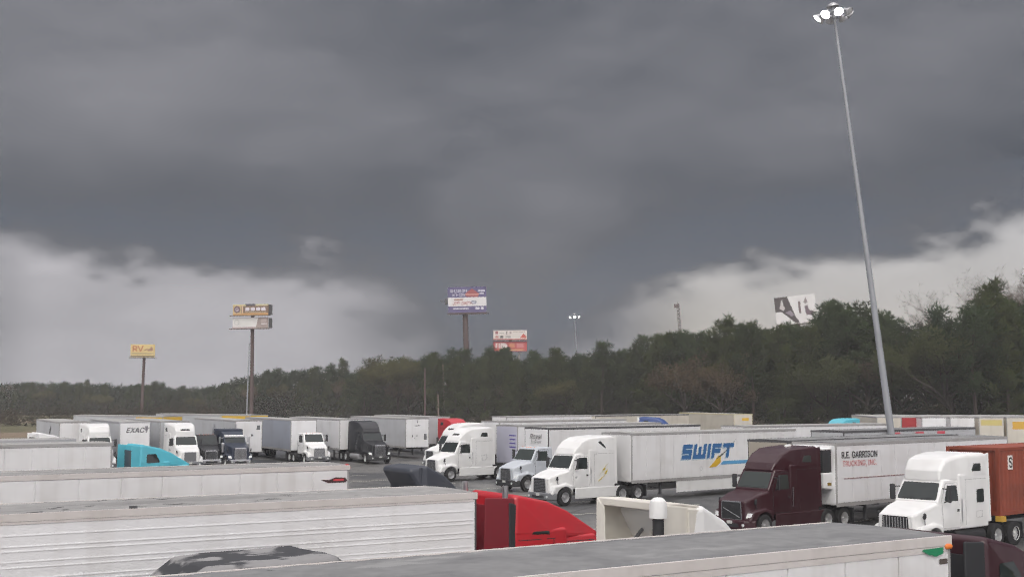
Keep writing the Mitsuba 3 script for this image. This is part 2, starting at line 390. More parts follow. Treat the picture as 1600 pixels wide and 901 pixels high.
def build_tractor(style, opt):
    """[(part, parent part, shape, material slot)] of a tractor; x runs back from the front bumper."""
    s = STYLE[style]
    hl, zf, zc, ct, xr, top, ax, hw = s['hl'], s['zf'], s['zc'], s['ct'], s['xr'], s['top'], s['setback'], s['hw']
    out = []

    def add(name, mesh, slot, parent=None, smooth=35):
        out.append((name, parent, P(mesh, smooth), slot))

    hood_h = hull([(-0.28, hw + 0.02, 0.78, 0.10), (-0.30, hw - 0.04, zf - 0.14, 0.14), (-hl, 0.86, zc - 0.16, 0.15), (-hl, 0.98, 0.95, 0.10), (-hl * 0.55, hw + 0.08, (zf + zc) / 2 - 0.12, 0.14)], fine=2)
    fend_h = hull([(-0.30, 0.96, 0.74, 0.13), (-0.46, 0.98, 1.04, 0.16), (-ax - 0.1, 1.03, 1.16, 0.14), (-hl + 0.05, 1.05, 1.06, 0.12), (-hl + 0.05, 1.05, 0.72, 0.1), (-0.4, 0.6, 0.9, 0.2)], fine=2)
    body = man(hood_h) + man(fend_h)
    for sy in (1, -1):
        body = body - man(cyl([-ax, sy * 0.62, 0.50], [-ax, sy * 1.6, 0.50], 0.63, n=28))
    add('hood', tri(body), 'hood')
    lip = opt.get('bumper_r', 0.08)
    add('bumper', hull([(-0.10, 0.82, 0.44, lip), (-0.10, 0.82, 0.70, lip), (-0.42, 1.12, 0.44, lip), (-0.42, 1.12, 0.70, lip)]), 'bumper')
    ph, pf = planes(hood_h), planes(fend_h)
    pb = planes(hull([(-0.10, 0.82, 0.44, lip), (-0.10, 0.82, 0.70, lip), (-0.42, 1.12, 0.44, lip), (-0.42, 1.12, 0.70, lip)]))
    add('air_intake', decal(pb, rpoly([(-0.55, 0.46), (0.55, 0.46), (0.50, 0.62), (-0.50, 0.62)], 0.03), 'front', 0.006, 0.4), 'dark')
    add('number_plate', decal(pb, sbox(-0.16, 0.60, 0.16, 0.74), 'front', 0.012, 0.4), 'plate', smooth=False)
    for sy in (1, -1):
        add('fog_light', decal(pb, Point(sy * 0.78, 0.57).buffer(0.07, quad_segs=4), 'front', 0.010, 0.3), 'lamp')
    for sd in ('left', 'right'):
        add('hood_seam', decal(pf, sbox(-hl + 0.005, 0.74, -hl + 0.03, 1.20), sd, 0.004, 0.5), 'seal')
    gw = opt.get('grille_w', 0.50)
    g = rpoly([(-gw, 0.80), (gw, 0.80), (gw * 0.94, zf - 0.10), (-gw * 0.94, zf - 0.10)], 0.05)
    add('grille', decal(ph, g, 'front', 0.010), 'grille')
    rim_g = g.buffer(0.045).difference(g.buffer(0.0))
    add('grille_surround', decal(ph, rim_g, 'front', 0.016, 0.3), 'trim', 'grille')
    bars = []
    if opt.get('bars', 'h') == 'h':
        bars = [decal(ph, sbox(-gw * 0.93, z, gw * 0.93, z + 0.022), 'front', 0.022, 0.5) for z in np.arange(0.86, zf - 0.16, 0.085)]
    else:
        bars = [decal(ph, sbox(y, 0.83, y + 0.03, zf - 0.14), 'front', 0.022, 0.5) for y in np.linspace(-gw * 0.86, gw * 0.86 - 0.03, 9)]
    add('grille_bars', cat(*bars), 'barm', 'grille', False)
    lampp = rpoly([(0.74, 0.86), (1.05, 0.92), (1.08, 1.10), (0.80, 1.08)], 0.03)
    lamp = decal(pf, lampp, 'front', 0.008, 0.08)
    add('headlight', lamp, 'lamp')
    add('headlight', side_flip(lamp), 'lamp')
    # cab
    cab = hull([(-hl + 0.02, 0.98, 1.00, 0.07), (-hl + 0.06, 0.92, zc - 0.02, 0.07), (-hl - 0.48, 0.86, ct - 0.10, 0.10), (-hl - 1.65, 0.90, ct - 0.10, 0.10),
                (-hl - 1.65, 1.02, 1.00, 0.07), (-hl - 0.95, 1.03, 1.92, 0.07)], fine=2)
    pc = planes(cab)
    add('cab', cab, 'paint')
    wz0, wz1 = zc + 0.06, ct - 0.13
    add('windshield', decal(pc, rpoly([(-0.90, wz0), (0.90, wz0), (0.81, wz1), (-0.81, wz1)], 0.07), 'front', 0.012), 'glass')
    if opt.get('split'):
        add('windshield_divider', decal(pc, sbox(-0.025, wz0 + 0.02, 0.025, wz1 - 0.02), 'front', 0.02), 'paint')
    add('wiper', cat(decal(pc, Polygon([(-0.72, wz0 + 0.01), (-0.10, wz0 + 0.07), (-0.10, wz0 + 0.095), (-0.72, wz0 + 0.04)]), 'front', 0.03, 0.5),
                     decal(pc, Polygon([(0.05, wz0 + 0.01), (0.70, wz0 + 0.07), (0.70, wz0 + 0.095), (0.05, wz0 + 0.04)]), 'front', 0.03, 0.5)), 'dark')
    dp = rpoly([(-hl - 0.16, 1.04), (-hl - 1.34, 1.04), (-hl - 1.34, ct - 0.16), (-hl - 0.50, ct - 0.16), (-hl - 0.16, zc + 0.05)], 0.06)
    wp = rpoly([(-hl - 0.30, zc + 0.02), (-hl - 1.24, zc - 0.02), (-hl - 1.24, ct - 0.24), (-hl - 0.58, ct - 0.24)], 0.05)
    gh = [cyl([-hl - 1.46, sy * 1.14, 1.25], [-hl - 1.46, sy * 1.14, 2.15], 0.022, n=6) for sy in (1, -1)]
    for q in gh:
        add('grab_handle', q, 'chrome')
    hp = sbox(-hl - 1.27, 1.66, -hl - 1.12, 1.76)
    for sd in ('left', 'right'):
        d = decal(pc, dp, sd, 0.012)
        k = f'door@{sd}'
        add(k, d, 'paint')
        add('window', decal(pc, wp, sd, 0.020), 'glass', k)
        add('handle', decal(pc, hp, sd, 0.035, 0.5), 'dark', k)
        seal = dp.buffer(0.022).difference(dp.buffer(0.004))
        add('door_seal', decal(pc, seal, sd, 0.004, 0.4), 'seal', k)
    # sleeper and roof
    if s['roof'] != 'none':
        slt = ct + 0.12 if s['roof'] != 'flat' else top - 0.1
        sl = hull([(-hl - 1.45, 1.015, 1.00, 0.07), (-hl - 2.1, 1.06, 1.00, 0.07), (-xr + 0.07, 1.07, 1.00, 0.07), (-hl - 1.45, 0.99, slt, 0.10), (-hl - 2.1, 1.03, slt, 0.10), (-xr + 0.1, 1.04, slt, 0.10)], fine=2)
        psl = planes(sl)
        add('sleeper', sl, 'paint')
        x0, x1 = -xr + 0.95, -xr + 0.45
        wdx, wh = opt.get('win_dx', 0.0), opt.get('win_h', 0.30)
        if opt.get('low_window'):
            add('sleeper_window', decal(psl, rpoly([(x0 - 0.05, 1.95), (x1 - 0.1, 1.95), (x1 - 0.1, 2.50), (x0 - 0.05, 2.50)], 0.06), 'left', 0.012), 'glass')
            add('sleeper_window', decal(psl, rpoly([(x0 - 0.05, 1.95), (x1 - 0.1, 1.95), (x1 - 0.1, 2.50), (x0 - 0.05, 2.50)], 0.06), 'right', 0.012), 'glass')
        for sd in ('left', 'right'):
            add('locker_door', decal(psl, rpoly([(-hl - 1.95, 1.10), (-hl - 2.65, 1.10), (-hl - 2.65, 1.55), (-hl - 1.95, 1.55)], 0.04), sd, 0.008), 'paint')
        for sd in ('left', 'right'):
            line = sbox(-xr + 0.12, slt - 0.16, -hl - 1.75, slt - 0.142).union(sbox(-hl - 1.80, 1.08, -hl - 1.785, slt - 0.142))
            add('body_seam', decal(psl, line, sd, 0.004, 0.6), 'seal')
        if s['roof'] == 'flat':
            rf = hull([(-hl - 0.45, 0.80, ct - 0.04, 0.08), (-hl - 1.3, 0.86, ct + 0.14, 0.10), (-hl - 1.9, 0.95, top - 0.10, 0.10), (-hl - 1.9, 1.0, ct, 0.08)], fine=2)
        elif s['roof'] == 'dome':
            rf = hull([(-hl - 0.42, 0.74, ct + 0.0, 0.09), (-hl - 0.50, 0.70, ct + 0.30, 0.16), (-hl - 0.80, 0.70, ct + 0.62, 0.20), (-hl - 1.30, 0.74, top - 0.34, 0.24), (-hl - 2.1, 0.84, top - 0.26, 0.24),
                       (-xr + 0.2, 0.96, top - 0.22, 0.20), (-xr + 0.1, 1.06, ct + 0.16, 0.09), (-hl - 1.9, 1.03, ct + 0.16, 0.09), (-hl - 1.2, 0.90, ct, 0.09)], fine=2)
        else:
            slope = [(-hl - 0.36, 0.76, ct - 0.02, 0.08), (-hl - 0.75, 0.78, ct + 0.19, 0.10), (-hl - 1.3, 0.82, ct + 0.49, 0.12), (-hl - 1.9, 0.86, ct + 0.74, 0.12), (-xr + 0.15, 0.96, top - 0.14, 0.14),
                     (-xr + 0.1, 1.06, ct + 0.16, 0.09), (-hl - 1.9, 1.03, ct + 0.10, 0.09), (-hl - 1.2, 0.90, ct, 0.09)]
            rf = hull(slope, fine=2) if style == 'sloped' else hull([(-hl - 0.40, 0.76, ct - 0.03, 0.07), (-hl - 0.62, 0.76, ct + 0.22, 0.12), (-hl - 1.05, 0.80, ct + 0.56, 0.14), (-hl - 1.60, 0.84, min(ct + 0.80, top - 0.24), 0.14), (-hl - 2.3, 0.92, top - 0.20, 0.15),
                       (-xr + 0.15, 0.96, top - 0.14, 0.14), (-xr + 0.1, 1.06, ct + 0.16, 0.09), (-hl - 1.9, 1.03, ct + 0.16, 0.09), (-hl - 1.2, 0.90, ct, 0.09)], fine=2)
        prf = planes(rf)
        add('roof_fairing', rf, 'roof')
        if s['roof'] in ('high', 'dome') and opt.get('high_window', True):
            z0 = ct + opt.get('win_z', 0.30)
            hwp = {'tri': rpoly([(-xr + 1.35, z0 + 0.34), (-xr + 0.75, z0 - 0.06), (-xr + 0.80, z0 + 0.10), (-xr + 1.15, z0 + 0.42)], 0.02),
                   'box': rpoly([(-xr + 1.25 + wdx, z0), (-xr + 0.55 + wdx, z0 - 0.02), (-xr + 0.58 + wdx, z0 + wh), (-xr + 1.05 + wdx, z0 + wh)], 0.05)}[opt.get('win', 'box')]
            for sd in ('left', 'right'):
                add('roof_window', decal(prf, hwp, sd, 0.014), 'glass')
        if opt.get('roof_vent'):
            add('roof_vent', decal(prf, rpoly([(-0.42, ct + 0.40), (0.42, ct + 0.40), (0.38, ct + 0.54), (-0.38, ct + 0.54)], 0.04), 'front', 0.012), 'dark')
        for sy in (1, -1):
            ext = opt.get('ext', 0.16)
            e = [(-xr + 0.02, sy * 1.10, 1.15, 0.03), (-xr - ext, sy * 1.13, 1.15, 0.03), (-xr + 0.02, sy * 1.05, top - 0.10, 0.03), (-xr - ext * 0.9, sy * 1.09, top - 0.06, 0.03)]
            add('side_extender', hull(e, mirror=False), 'extender')
    if s['roof'] != 'none':
        add('rear_panel', bx(-xr - 0.075, -xr - 0.001, -0.98, 0.98, 1.1, top - 0.32), 'rear', smooth=False)  # back plate; a dark finish on several trucks paints in the gap's shade
        if opt.get('seal'):
            for sy in (1, -1):
                add('gap_seal', hull([(-xr + 0.05, sy * 1.115, 1.2, 0.03), (-xr - 0.10, sy * 1.125, 1.2, 0.03), (-xr + 0.05, sy * 1.075, top - 0.24, 0.03), (-xr - 0.10, sy * 1.085, top - 0.20, 0.03)], mirror=False), 'dark')
    # visor and marker lights
    if opt.get('visor'):
        add('sun_visor', hull([(-hl - 0.16, 0.84, ct - 0.10, 0.03), (-hl - 0.50, 0.86, ct + 0.01, 0.03), (-hl - 0.20, 0.84, ct - 0.20, 0.02)]), opt['visor'])
    for y in (-0.62, -0.22, 0.0, 0.22, 0.62):
        add('marker_light', bx(-hl - 0.50, -hl - 0.43, y - 0.035, y + 0.035, ct - 0.015, ct + 0.03), 'amber', smooth=False)
    # mirrors
    for sy in (1, -1):
        mm = hull([(-hl - 0.20, sy * 1.36, 2.12, 0.05), (-hl - 0.20, sy * 1.36, 2.66, 0.05), (-hl - 0.26, sy * 1.24, 2.12, 0.04), (-hl - 0.26, sy * 1.24, 2.66, 0.04)], mirror=False)
        arm = cat(cyl([-hl - 0.24, sy * 1.28, 2.60], [-hl - 0.30, sy * 0.95, 2.62], 0.025, n=6), cyl([-hl - 0.24, sy * 1.28, 2.16], [-hl - 0.30, sy * 1.0, 2.05], 0.025, n=6))
        add('mirror', cat(mm, arm), 'mirror')
        hm = cat(cyl([-0.75, sy * 0.98, 1.18], [-0.62, sy * 1.03, 1.52], 0.018, n=6), hull([(-0.62, sy * 1.03, 1.54, 0.07), (-0.62, sy * 1.05, 1.66, 0.06)], mirror=False))
        add('hood_mirror', hm, 'dark')
    # chassis
    rear = max(xr + 2.6, 6.2)
    fr = [bx(-rear, -0.35, y - 0.05, y + 0.05, 0.72, 1.0) for y in (0.42, -0.42)] + [bx(-xr - 0.9, -xr - 0.7, -0.4, 0.4, 0.74, 0.98), bx(-rear, -rear + 0.1, -0.4, 0.4, 0.74, 0.98), bx(-hl - 1.6, -hl, -0.95, 0.95, 0.86, 1.0)]
    fr.append(bx(-xr - 1.6, -xr - 0.4, -0.42, 0.42, 1.01, 1.06))
    add('chassis', cat(*fr), 'frame', smooth=False)
    add('fifth_wheel', hull([(-xr - 1.2, 0.35, 1.12, 0.05), (-xr - 1.9, 0.30, 1.10, 0.04)]), 'frame')
    for sy in (1, -1):
        if opt.get('skirt'):
            add('side_skirt', hull([(-hl - 0.25, sy * 1.10, 0.40, 0.04), (-hl - 0.25, sy * 1.10, 0.95, 0.04), (-xr - 0.35, sy * 1.13, 0.40, 0.04), (-xr - 0.35, sy * 1.13, 0.95, 0.04), (-xr, sy * 0.9, 0.7, 0.1)], mirror=False), 'skirt')
        else:
            add('fuel_tank', cyl([-hl - 1.0, sy * 0.86, 0.62], [-xr + 0.3, sy * 0.86, 0.62], 0.30, n=20), 'tank')
            add('step', cat(bx(-hl - 0.95, -hl - 0.2, min(sy * 0.6, sy * 1.06), max(sy * 0.6, sy * 1.06), 0.40, 0.46), bx(-hl - 0.95, -hl - 0.2, min(sy * 0.6, sy * 1.02), max(sy * 0.6, sy * 1.02), 0.70, 0.76)), 'tank', smooth=False)
        add('mud_flap', bx(-rear - 0.03, -rear, min(sy * 0.62, sy * 1.22), max(sy * 0.62, sy * 1.22), 0.25, 0.95), 'dark', smooth=False)
        if opt.get('stacks'):
            xs = -xr - 0.16
            add('exhaust_stack', cat(cyl([xs, sy * 0.98, 1.0], [xs, sy * 0.98, 2.2], 0.11, n=14), cyl([xs, sy * 0.98, 2.2], [xs, sy * 0.98, opt['stacks']], 0.075, n=14)), 'chrome')
        if opt.get('cleaner'):
            add('air_cleaner', lathe([(-0.0, 0.0), (0.0, 0.19), (0.75, 0.19), (0.85, 0.10), (0.85, 0)], 'z', 18).apply_translation([-hl + 0.12, sy * 1.12, 1.35]), 'chrome')
    return out, dict(front=ax, drive=(-rear + 0.75, -rear + 2.05) if style != 'day' else (-rear + 0.75, -rear + 2.05))


def tractor(label, x, y, h, style='aero', paint='paint_white', group=None, slots=None, name='semi_truck', rim='rim_alloy', **opt):
    key = thing(name, label, 'truck', group)
    ck = repr((style, sorted(opt.items())))
    if ck not in BUILT:
        BUILT[ck] = build_tractor(style, opt)
    parts, ax = BUILT[ck]
    pale = paint in ('paint_white', 'paint_cream')
    look = dict(plate=flat((0.5, 0.5, 0.48)), seal='rail_grey' if pale else 'plastic_dark', rear='plastic_dark' if pale else paint, extender=paint, paint=paint, hood=paint, roof=paint, bumper='plastic_grey', grille='plastic_dark', trim='chrome', barm='plastic_grey', lamp='lamp_lens', glass='glass', dark='plastic_dark', mirror='plastic_dark',  # dark rear on pale trucks stands for shade behind the sleeper
                amber='amber_lens', frame='frame_dark', skirt=paint, tank='aluminium', chrome='chrome')
    look.update(slots or {})
    M = frame(x, y, *h)
    made = {}
    for nm, parent, shape, slot in parts:
        base = nm.split('@')[0]
        k = put(made[parent] if parent else key, base, shape, look.get(slot, slot), M)
        made[nm] = k
        if base == 'grille_bars':
            labels[k] = {'kind': 'stuff'}
    wheels(key, M, [-ax['front']], 1.02, False, rim)
    wheels(key, M, ax['drive'], 1.10, True, rim)
    return key, M


# ------------------------------------------------------------------ trailers
HW, ZB, ZT = 1.295, 1.12, 4.10
PANEL = P(bx(-1.205, -0.015, -0.008, 0.012, ZB + 0.14, ZT - 0.17), False)


def trailer(label, x, y, h, L=16.15, wall='panel_white', front=None, roof='roof_far', rail='aluminium', panels=0, ribs=False, skirt=None, name='semi_trailer', group=None, band=None, zt=ZT, low=None, gear=True):
    """Box trailer; x, y is the middle of its front wall on the ground."""
    key = thing(name, label, 'trailer', group)
    M = frame(x, y, *h)
    ck = ('tr', L, zt)
    if ck not in BUILT:
        b = {}
        b['box'] = P(bx(-L + 0.03, -0.03, -HW + 0.02, HW - 0.02, ZB + 0.02, zt - 0.06), False)
        b['front'] = P(hull([(-0.05, HW - 0.10, ZB + 0.08, 0.05), (-0.05, HW - 0.10, zt - 0.12, 0.05)]), 35)
        b['post'] = P(hull([(-0.07, 0, ZB + 0.06, 0.055), (-0.07, 0, zt - 0.06, 0.055)], mirror=False), 35)
        b['rail_t'] = P(bx(-L, -0.02, -0.02, 0.03, zt - 0.15, zt), False)
        b['rail_b'] = P(bx(-L, -0.02, -0.02, 0.03, ZB - 0.06, ZB + 0.12), False)
        nx, ny = 24, 6
        gx, gy = np.meshgrid(np.linspace(-L + 0.01, -0.02, nx * 4), np.linspace(-HW + 0.03, HW - 0.03, ny + 1), indexing='ij')
        gz = zt - 0.012 + 0.030 * (1 - (gy / HW) ** 2) + 0.006 * np.cos(gx * 2 * math.pi / 0.61) + 0.008 * (meshkit.fbm(np.stack([gx * 0.6, gy * 0.8, gx * 0], -1), 3, seed=4) - 0.5)
        idx = np.arange(gx.size).reshape(gx.shape)
        q = np.stack([idx[:-1, :-1], idx[1:, :-1], idx[1:, 1:], idx[:-1, 1:]], -1).reshape(-1, 4)
        b['roof'] = P((np.stack([gx, gy, gz], -1).reshape(-1, 3), q), True)
        b['head'] = P(bx(-0.10, 0.0, -HW + 0.05, HW - 0.05, zt - 0.13, zt - 0.005), False)
        b['door'] = P(bx(-L - 0.03, -L + 0.04, 0.01, HW - 0.06, ZB + 0.05, zt - 0.12), False)
        b['bar'] = P(bx(-L - 0.06, -L - 0.03, 0.35, 0.39, ZB + 0.1, zt - 0.2), False)
        b['frame'] = P(cat(bx(-L, -0.3, 0.45, 0.55, 0.95, ZB), bx(-L, -0.3, -0.55, -0.45, 0.95, ZB), *[bx(-xx - 0.05, -xx + 0.05, -1.2, 1.2, 0.98, ZB) for xx in np.arange(1, L, 1.3)], bx(-L, -L + 3.9, -0.55, 0.55, 0.72, 0.94)), False)
        b['gear'] = P(cat(*[cat(bx(-3.15, -3.0, s * 0.75 - 0.06, s * 0.75 + 0.06, 0.30, ZB), bx(-3.2, -2.95, s * 0.75 - 0.14, s * 0.75 + 0.14, 0.24, 0.30)) for s in (1, -1)], bx(-3.1, -3.05, -0.75, 0.75, 0.6, 0.66)), False)
        b['flap'] = P(cat(*[bx(-L + 0.25, -L + 0.28, s * 0.95 - 0.3, s * 0.95 + 0.3, 0.25, 0.95) for s in (1, -1)]), False)
        b['bump'] = P(cat(bx(-L - 0.02, -L + 0.08, -1.1, 1.1, 0.50, 0.60), bx(-L, -L + 0.06, 0.5, 0.56, 0.55, 0.95), bx(-L, -L + 0.06, -0.56, -0.5, 0.55, 0.95)), False)
        b['wall'] = P(bx(-L + 0.02, -0.09, -0.008, 0.012, ZB + 0.14, zt - 0.17), False)
        b['skirt'] = P(bx(-L + 4.2, -4.0, -0.01, 0.02, 0.36, ZB - 0.03), False)
        b['band'] = P(bx(-4.6, -0.05, -0.002, 0.030, zt - 0.46, zt - 0.14), False)
        b['bandf'] = P(bx(-0.03, 0.035, -HW + 0.08, HW - 0.08, zt - 0.46, zt - 0.10), False)
        b['rib'] = P(bx(-L + 0.05, -0.12, 0.0, 0.013, -0.010, 0.010), False)
        BUILT[ck] = b
    b = BUILT[ck]
    R = {1: M @ T().translate([0, HW - 0.01, 0]), -1: M @ T().translate([0, -HW + 0.01, 0])}
    put(key, 'box_body', b['box'], wall, M)
    put(key, 'front_wall', b['front'], front or wall, M)
    put(key, 'roof', b['roof'], roof, M)
    put(key, 'front_header', b['head'], rail, M)
    for s in (1, -1):
        F = R[s] if s > 0 else R[s] @ T().scale([1, -1, 1])
        put(key, 'corner_post', b['post'], rail, M @ T().translate([0, s * (HW - 0.05), 0]))
        put(key, 'top_rail', b['rail_t'], rail if low is None else low, F)
        put(key, 'bottom_rail', b['rail_b'], rail, F)
        if panels:
            for i in range(int(L / 1.22)):
                put(key, 'side_panel', PANEL, wall, F @ T().translate([-0.10 - i * 1.22, 0.002 * ((i * 7) % 3), 0]))
        else:
            put(key, 'side_wall', b['wall'], wall, F)
        if ribs:
            for z in (1.50, 1.65, 1.85, 1.95, 2.15, 2.25, 2.46, 2.56, 2.77, 2.86, 3.07, 3.18, 3.38, 3.47, 3.68):
                put(key, 'side_rib', b['rib'], wall, F @ T().translate([0, 0.012, z]))
        if band:
            put(key, 'colour_band', b['band'], band, F)
        if skirt:
            put(key, 'side_skirt', b['skirt'], skirt, R[s] @ T().translate([0, -0.03 * s, 0]))
        D = M if s > 0 else M @ T().scale([1, -1, 1])
        d = put(key, 'rear_door', b['door'], wall, D)
        put(d, 'lock_bar', b['bar'], 'aluminium', D)
    if band:
        put(key, 'colour_band', b['bandf'], band, M)
    put(key, 'underframe', b['frame'], 'frame_dark', M)
    if gear:
        put(key, 'landing_gear', b['gear'], 'rail_dark', M)
    put(key, 'mud_flaps', b['flap'], 'plastic_dark', M)
    put(key, 'rear_bumper', b['bump'], 'frame_dark', M)
    wheels(key, M, (-L + 1.3, -L + 2.55), 1.12, True, 'rim_white')
    return key, M


def lettering(key, name, M, text, height, x, z, side, bsdf, slant=0.0, bold=True, depth=0.004, stand=0.030, wide=1.0):
    """Letters on a vehicle's side ('left', 'right') or 'front'; x, z is where the line starts."""
    m = meshkit.text_mesh(text, height, depth, bold)
    v = np.array(m.vertices)
    v[:, 0] = v[:, 0] * wide + v[:, 1] * slant
    a, u, w = v[:, 0], v[:, 1], v[:, 2]
    q = {'left': np.stack([x - a, HW + stand + w, z + u], 1), 'right': np.stack([x + a, -HW - stand - w, z + u], 1), 'front': np.stack([stand + w, x + a, z + u], 1)}[side]
    return put(key, name, P(trimesh.Trimesh(q, m.faces, process=False), False), bsdf, M, kind='stuff')


def plate(key, name, M, pts, side, bsdf, stand=0.030, depth=0.004):
    """A flat printed or bolted shape on a vehicle's side, outline in (x, z) or for the front in (y, z)."""
    poly = pts if hasattr(pts, 'exterior') else Polygon(pts)
    m = trimesh.creation.extrude_polygon(poly, depth, engine='earcut')
    v = np.array(m.vertices)
    a, u, w = v[:, 0], v[:, 1], v[:, 2]
    q = {'left': np.stack([a, HW + stand + w, u], 1), 'right': np.stack([a, -HW - stand - w, u], 1), 'front': np.stack([stand + w, a, u], 1)}[side]
    m = trimesh.Trimesh(q, m.faces, process=False)
    if side == 'left':
        m.invert()
    return put(key, name, P(m, False), bsdf, M)


def along(x, y, h, d):
    return x + h[0] * d / LOT, y + h[1] * d / LOT


# ------------------------------------------------------------------ front row of trailers, heading right and away
HA, HB, HC, HD = az(56.5), az(58.5), az(58), az(55.5)
HR = (-math.sin(math.radians(50)), -math.cos(math.radians(50)))     # second row, heading left and towards the camera
HL = (0.46, -0.888)                                                # far left rows, heading towards the camera

k, M = trailer('nearest white box trailer with grey weathered roof and green patch by its front corner', 5.76, 19.37, HA, wall='panel_white', roof='roof_near', rail='rail_grey', panels=13, low='panel_dusty')
plate(k, 'dusty_strip', M, [(-16.1, 3.85), (-0.12, 3.85), (-0.12, 3.94), (-16.1, 3.94)], 'right', 'panel_dusty', 0.012)
plate(k, 'green_patch', M, [(-0.26, 3.93), (-0.27, 3.83), (-0.46, 3.79), (-0.56, 3.83), (-0.60, 3.82), (-0.78, 3.90), (-0.76, 3.92)], 'right', flat((0.02, 0.24, 0.11)), 0.034)
for i in range(3):
    plate(k, 'side_vent', M, sbox(-4.18 + i * 0.11, 3.60, -4.10 + i * 0.11, 3.74), 'right', 'plastic_dark', 0.012)
put(k, 'corner_light', P(hull([(-0.16, -HW - 0.02, 3.93, 0.045), (-0.08, -HW - 0.02, 3.93, 0.045)], mirror=False)), 'amber_lens', M)
plate(k, 'stain', M, sbox(-0.34, 3.66, -0.14, 3.74), 'right', flat((0.10, 0.08, 0.07)), 0.014, 0.002)
tractor('maroon truck in front of the nearest trailer, cut by the right edge of the photo', *along(5.76, 19.37, HA, 5.75), HA, 'sloped', 'paint_maroon', slots=dict(extender='plastic_dark', rear='plastic_dark'), ext=0.55, win_dx=-0.2)  # rear coloured dark to paint the shade on the sleeper back

k, M = trailer('long white box trailer with ribbed side behind the red sleeper truck', -1.32, 27.48, HB, wall='panel_bright', roof='roof_pale', rail='rail_dark', ribs=True, low='panel_dusty')
plate(k, 'dusty_strip', M, [(-16.1, 3.895), (-0.12, 3.895), (-0.12, 3.94), (-16.1, 3.94)], 'right', 'panel_dusty', 0.014)
put(k, 'roof_clip', P(bx(-8.1, -7.95, -HW - 0.02, -HW + 0.05, ZT, ZT + 0.05), False), 'rail_dark', M)
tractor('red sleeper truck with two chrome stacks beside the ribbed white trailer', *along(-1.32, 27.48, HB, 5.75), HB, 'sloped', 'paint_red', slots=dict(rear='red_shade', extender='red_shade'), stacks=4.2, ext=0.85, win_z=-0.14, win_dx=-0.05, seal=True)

# between those two: a cream truck with an open roof deflector and a flat trailer with a tarped load
cx, cy = along(1.62, 24.34, HA, 5.6)
kc, Mc = tractor('cream sleeper truck with open backed roof wings and domed air cleaner behind the nearest trailer', cx, cy, HA, 'cream', 'paint_cream', slots=dict(roof='paint_white'), ext=0.3, high_window=False)
wing = []
for sy in (1, -1):
    wing.append(hull([(-4.70, sy * 1.13, 2.2, 0.03), (-4.70, sy * 1.08, 4.02, 0.05), (-3.55, sy * 1.08, 2.2, 0.02), (-3.55, sy * 1.02, 3.90, 0.02)], mirror=False))
wing.append(hull([(-4.69, 1.06, 4.05, 0.03), (-4.15, 1.05, 4.03, 0.03), (-3.57, 1.0, 3.95, 0.03)]))
wing.append(hull([(-4.72, 0.80, 2.3, 0.02), (-4.72, 1.12, 2.3, 0.03), (-4.71, 0.86, 3.86, 0.02), (-4.72, 1.07, 4.03, 0.04)], mirror=False))
wing.append(hull([(-4.71, 1.04, 3.93, 0.02), (-4.70, 1.05, 4.05, 0.03)]))
wing.append(hull([(-3.9, 0.2, 2.6, 0.03), (-3.9, 0.2, 3.9, 0.03), (-3.86, 0.26, 2.6, 0.03), (-3.86, 0.26, 3.9, 0.03)], mirror=False))
put(kc, 'roof_wing', P(cat(*wing), 30), 'paint_cream', Mc)
put(kc, 'wing_brace', P(cat(cyl([-4.45, -0.5, 2.85], [-3.65, -0.5, 3.6], 0.04), cyl([-4.45, 0.5, 2.85], [-3.65, 0.5, 3.6], 0.04)), 30), 'plastic_grey', Mc)
dome = put(kc, 'air_cleaner', P(lathe([(3.80, 0), (3.80, 0.19), (4.05, 0.19), (4.16, 0.165), (4.22, 0.10), (4.24, 0)], 'z', 20).apply_translation([-4.92, -1.26, 0]), 30), 'paint_white', Mc)
put(dome, 'intake_pipe', P(cyl([-4.92, -1.26, 1.3], [-4.92, -1.26, 3.80], 0.12, n=16), 30), 'plastic_dark', Mc)

fx, fy = along(1.62, 24.34, HA, -0.6)
kf = thing('flatbed_trailer', 'flat deck trailer under the tarped load, mostly hidden by the nearest trailer', 'trailer')
Mf = frame(fx, fy, *HA)
put(kf, 'deck', P(bx(-14.6, 0, -1.27, 1.27, 1.25, 1.42), False), 'pole_wood', Mf)
put(kf, 'underframe', P(cat(bx(-14.6, 0, 0.4, 0.52, 0.95, 1.25), bx(-14.6, 0, -0.52, -0.4, 0.95, 1.25)), False), 'frame_dark', Mf)
put(kf, 'bulkhead', P(bx(-0.08, 0.0, -1.25, 1.25, 1.42, 2.5), False), 'aluminium', Mf)
wheels(kf, Mf, (-13.3, -12.05), 1.12, True, 'rim_white')
tl = hull([(-5.7, 1.05, 1.62, 0.2), (-8.65, 1.05, 1.62, 0.2), (-5.75, 0.9, 3.08, 0.16), (-6.1, 0.9, 3.32, 0.18), (-8.3, 0.9, 3.27, 0.18), (-8.65, 0.95, 3.06, 0.14)], fine=2)
v, f = trimesh.remesh.subdivide_to_size(tl.vertices, tl.faces, 0.16)
v = v + 0.09 * (meshkit.fbm(v * np.array([1.3, 1.3, 0.9]) + 7, 4, seed=5)[:, None] - 0.5) * np.array([0.6, 0.6, 1.0])
v[:, 2] = np.maximum(v[:, 2], 1.42)
key = thing('tarped_load', 'lumpy load under a mottled dark grey tarp, rising behind the nearest trailer roof', 'load')
scene[key] = {**P(trimesh.Trimesh(v, f, process=False), True), 'bsdf': {'type': 'ref', 'id': 'tarp'}, 'to_world': Mf}

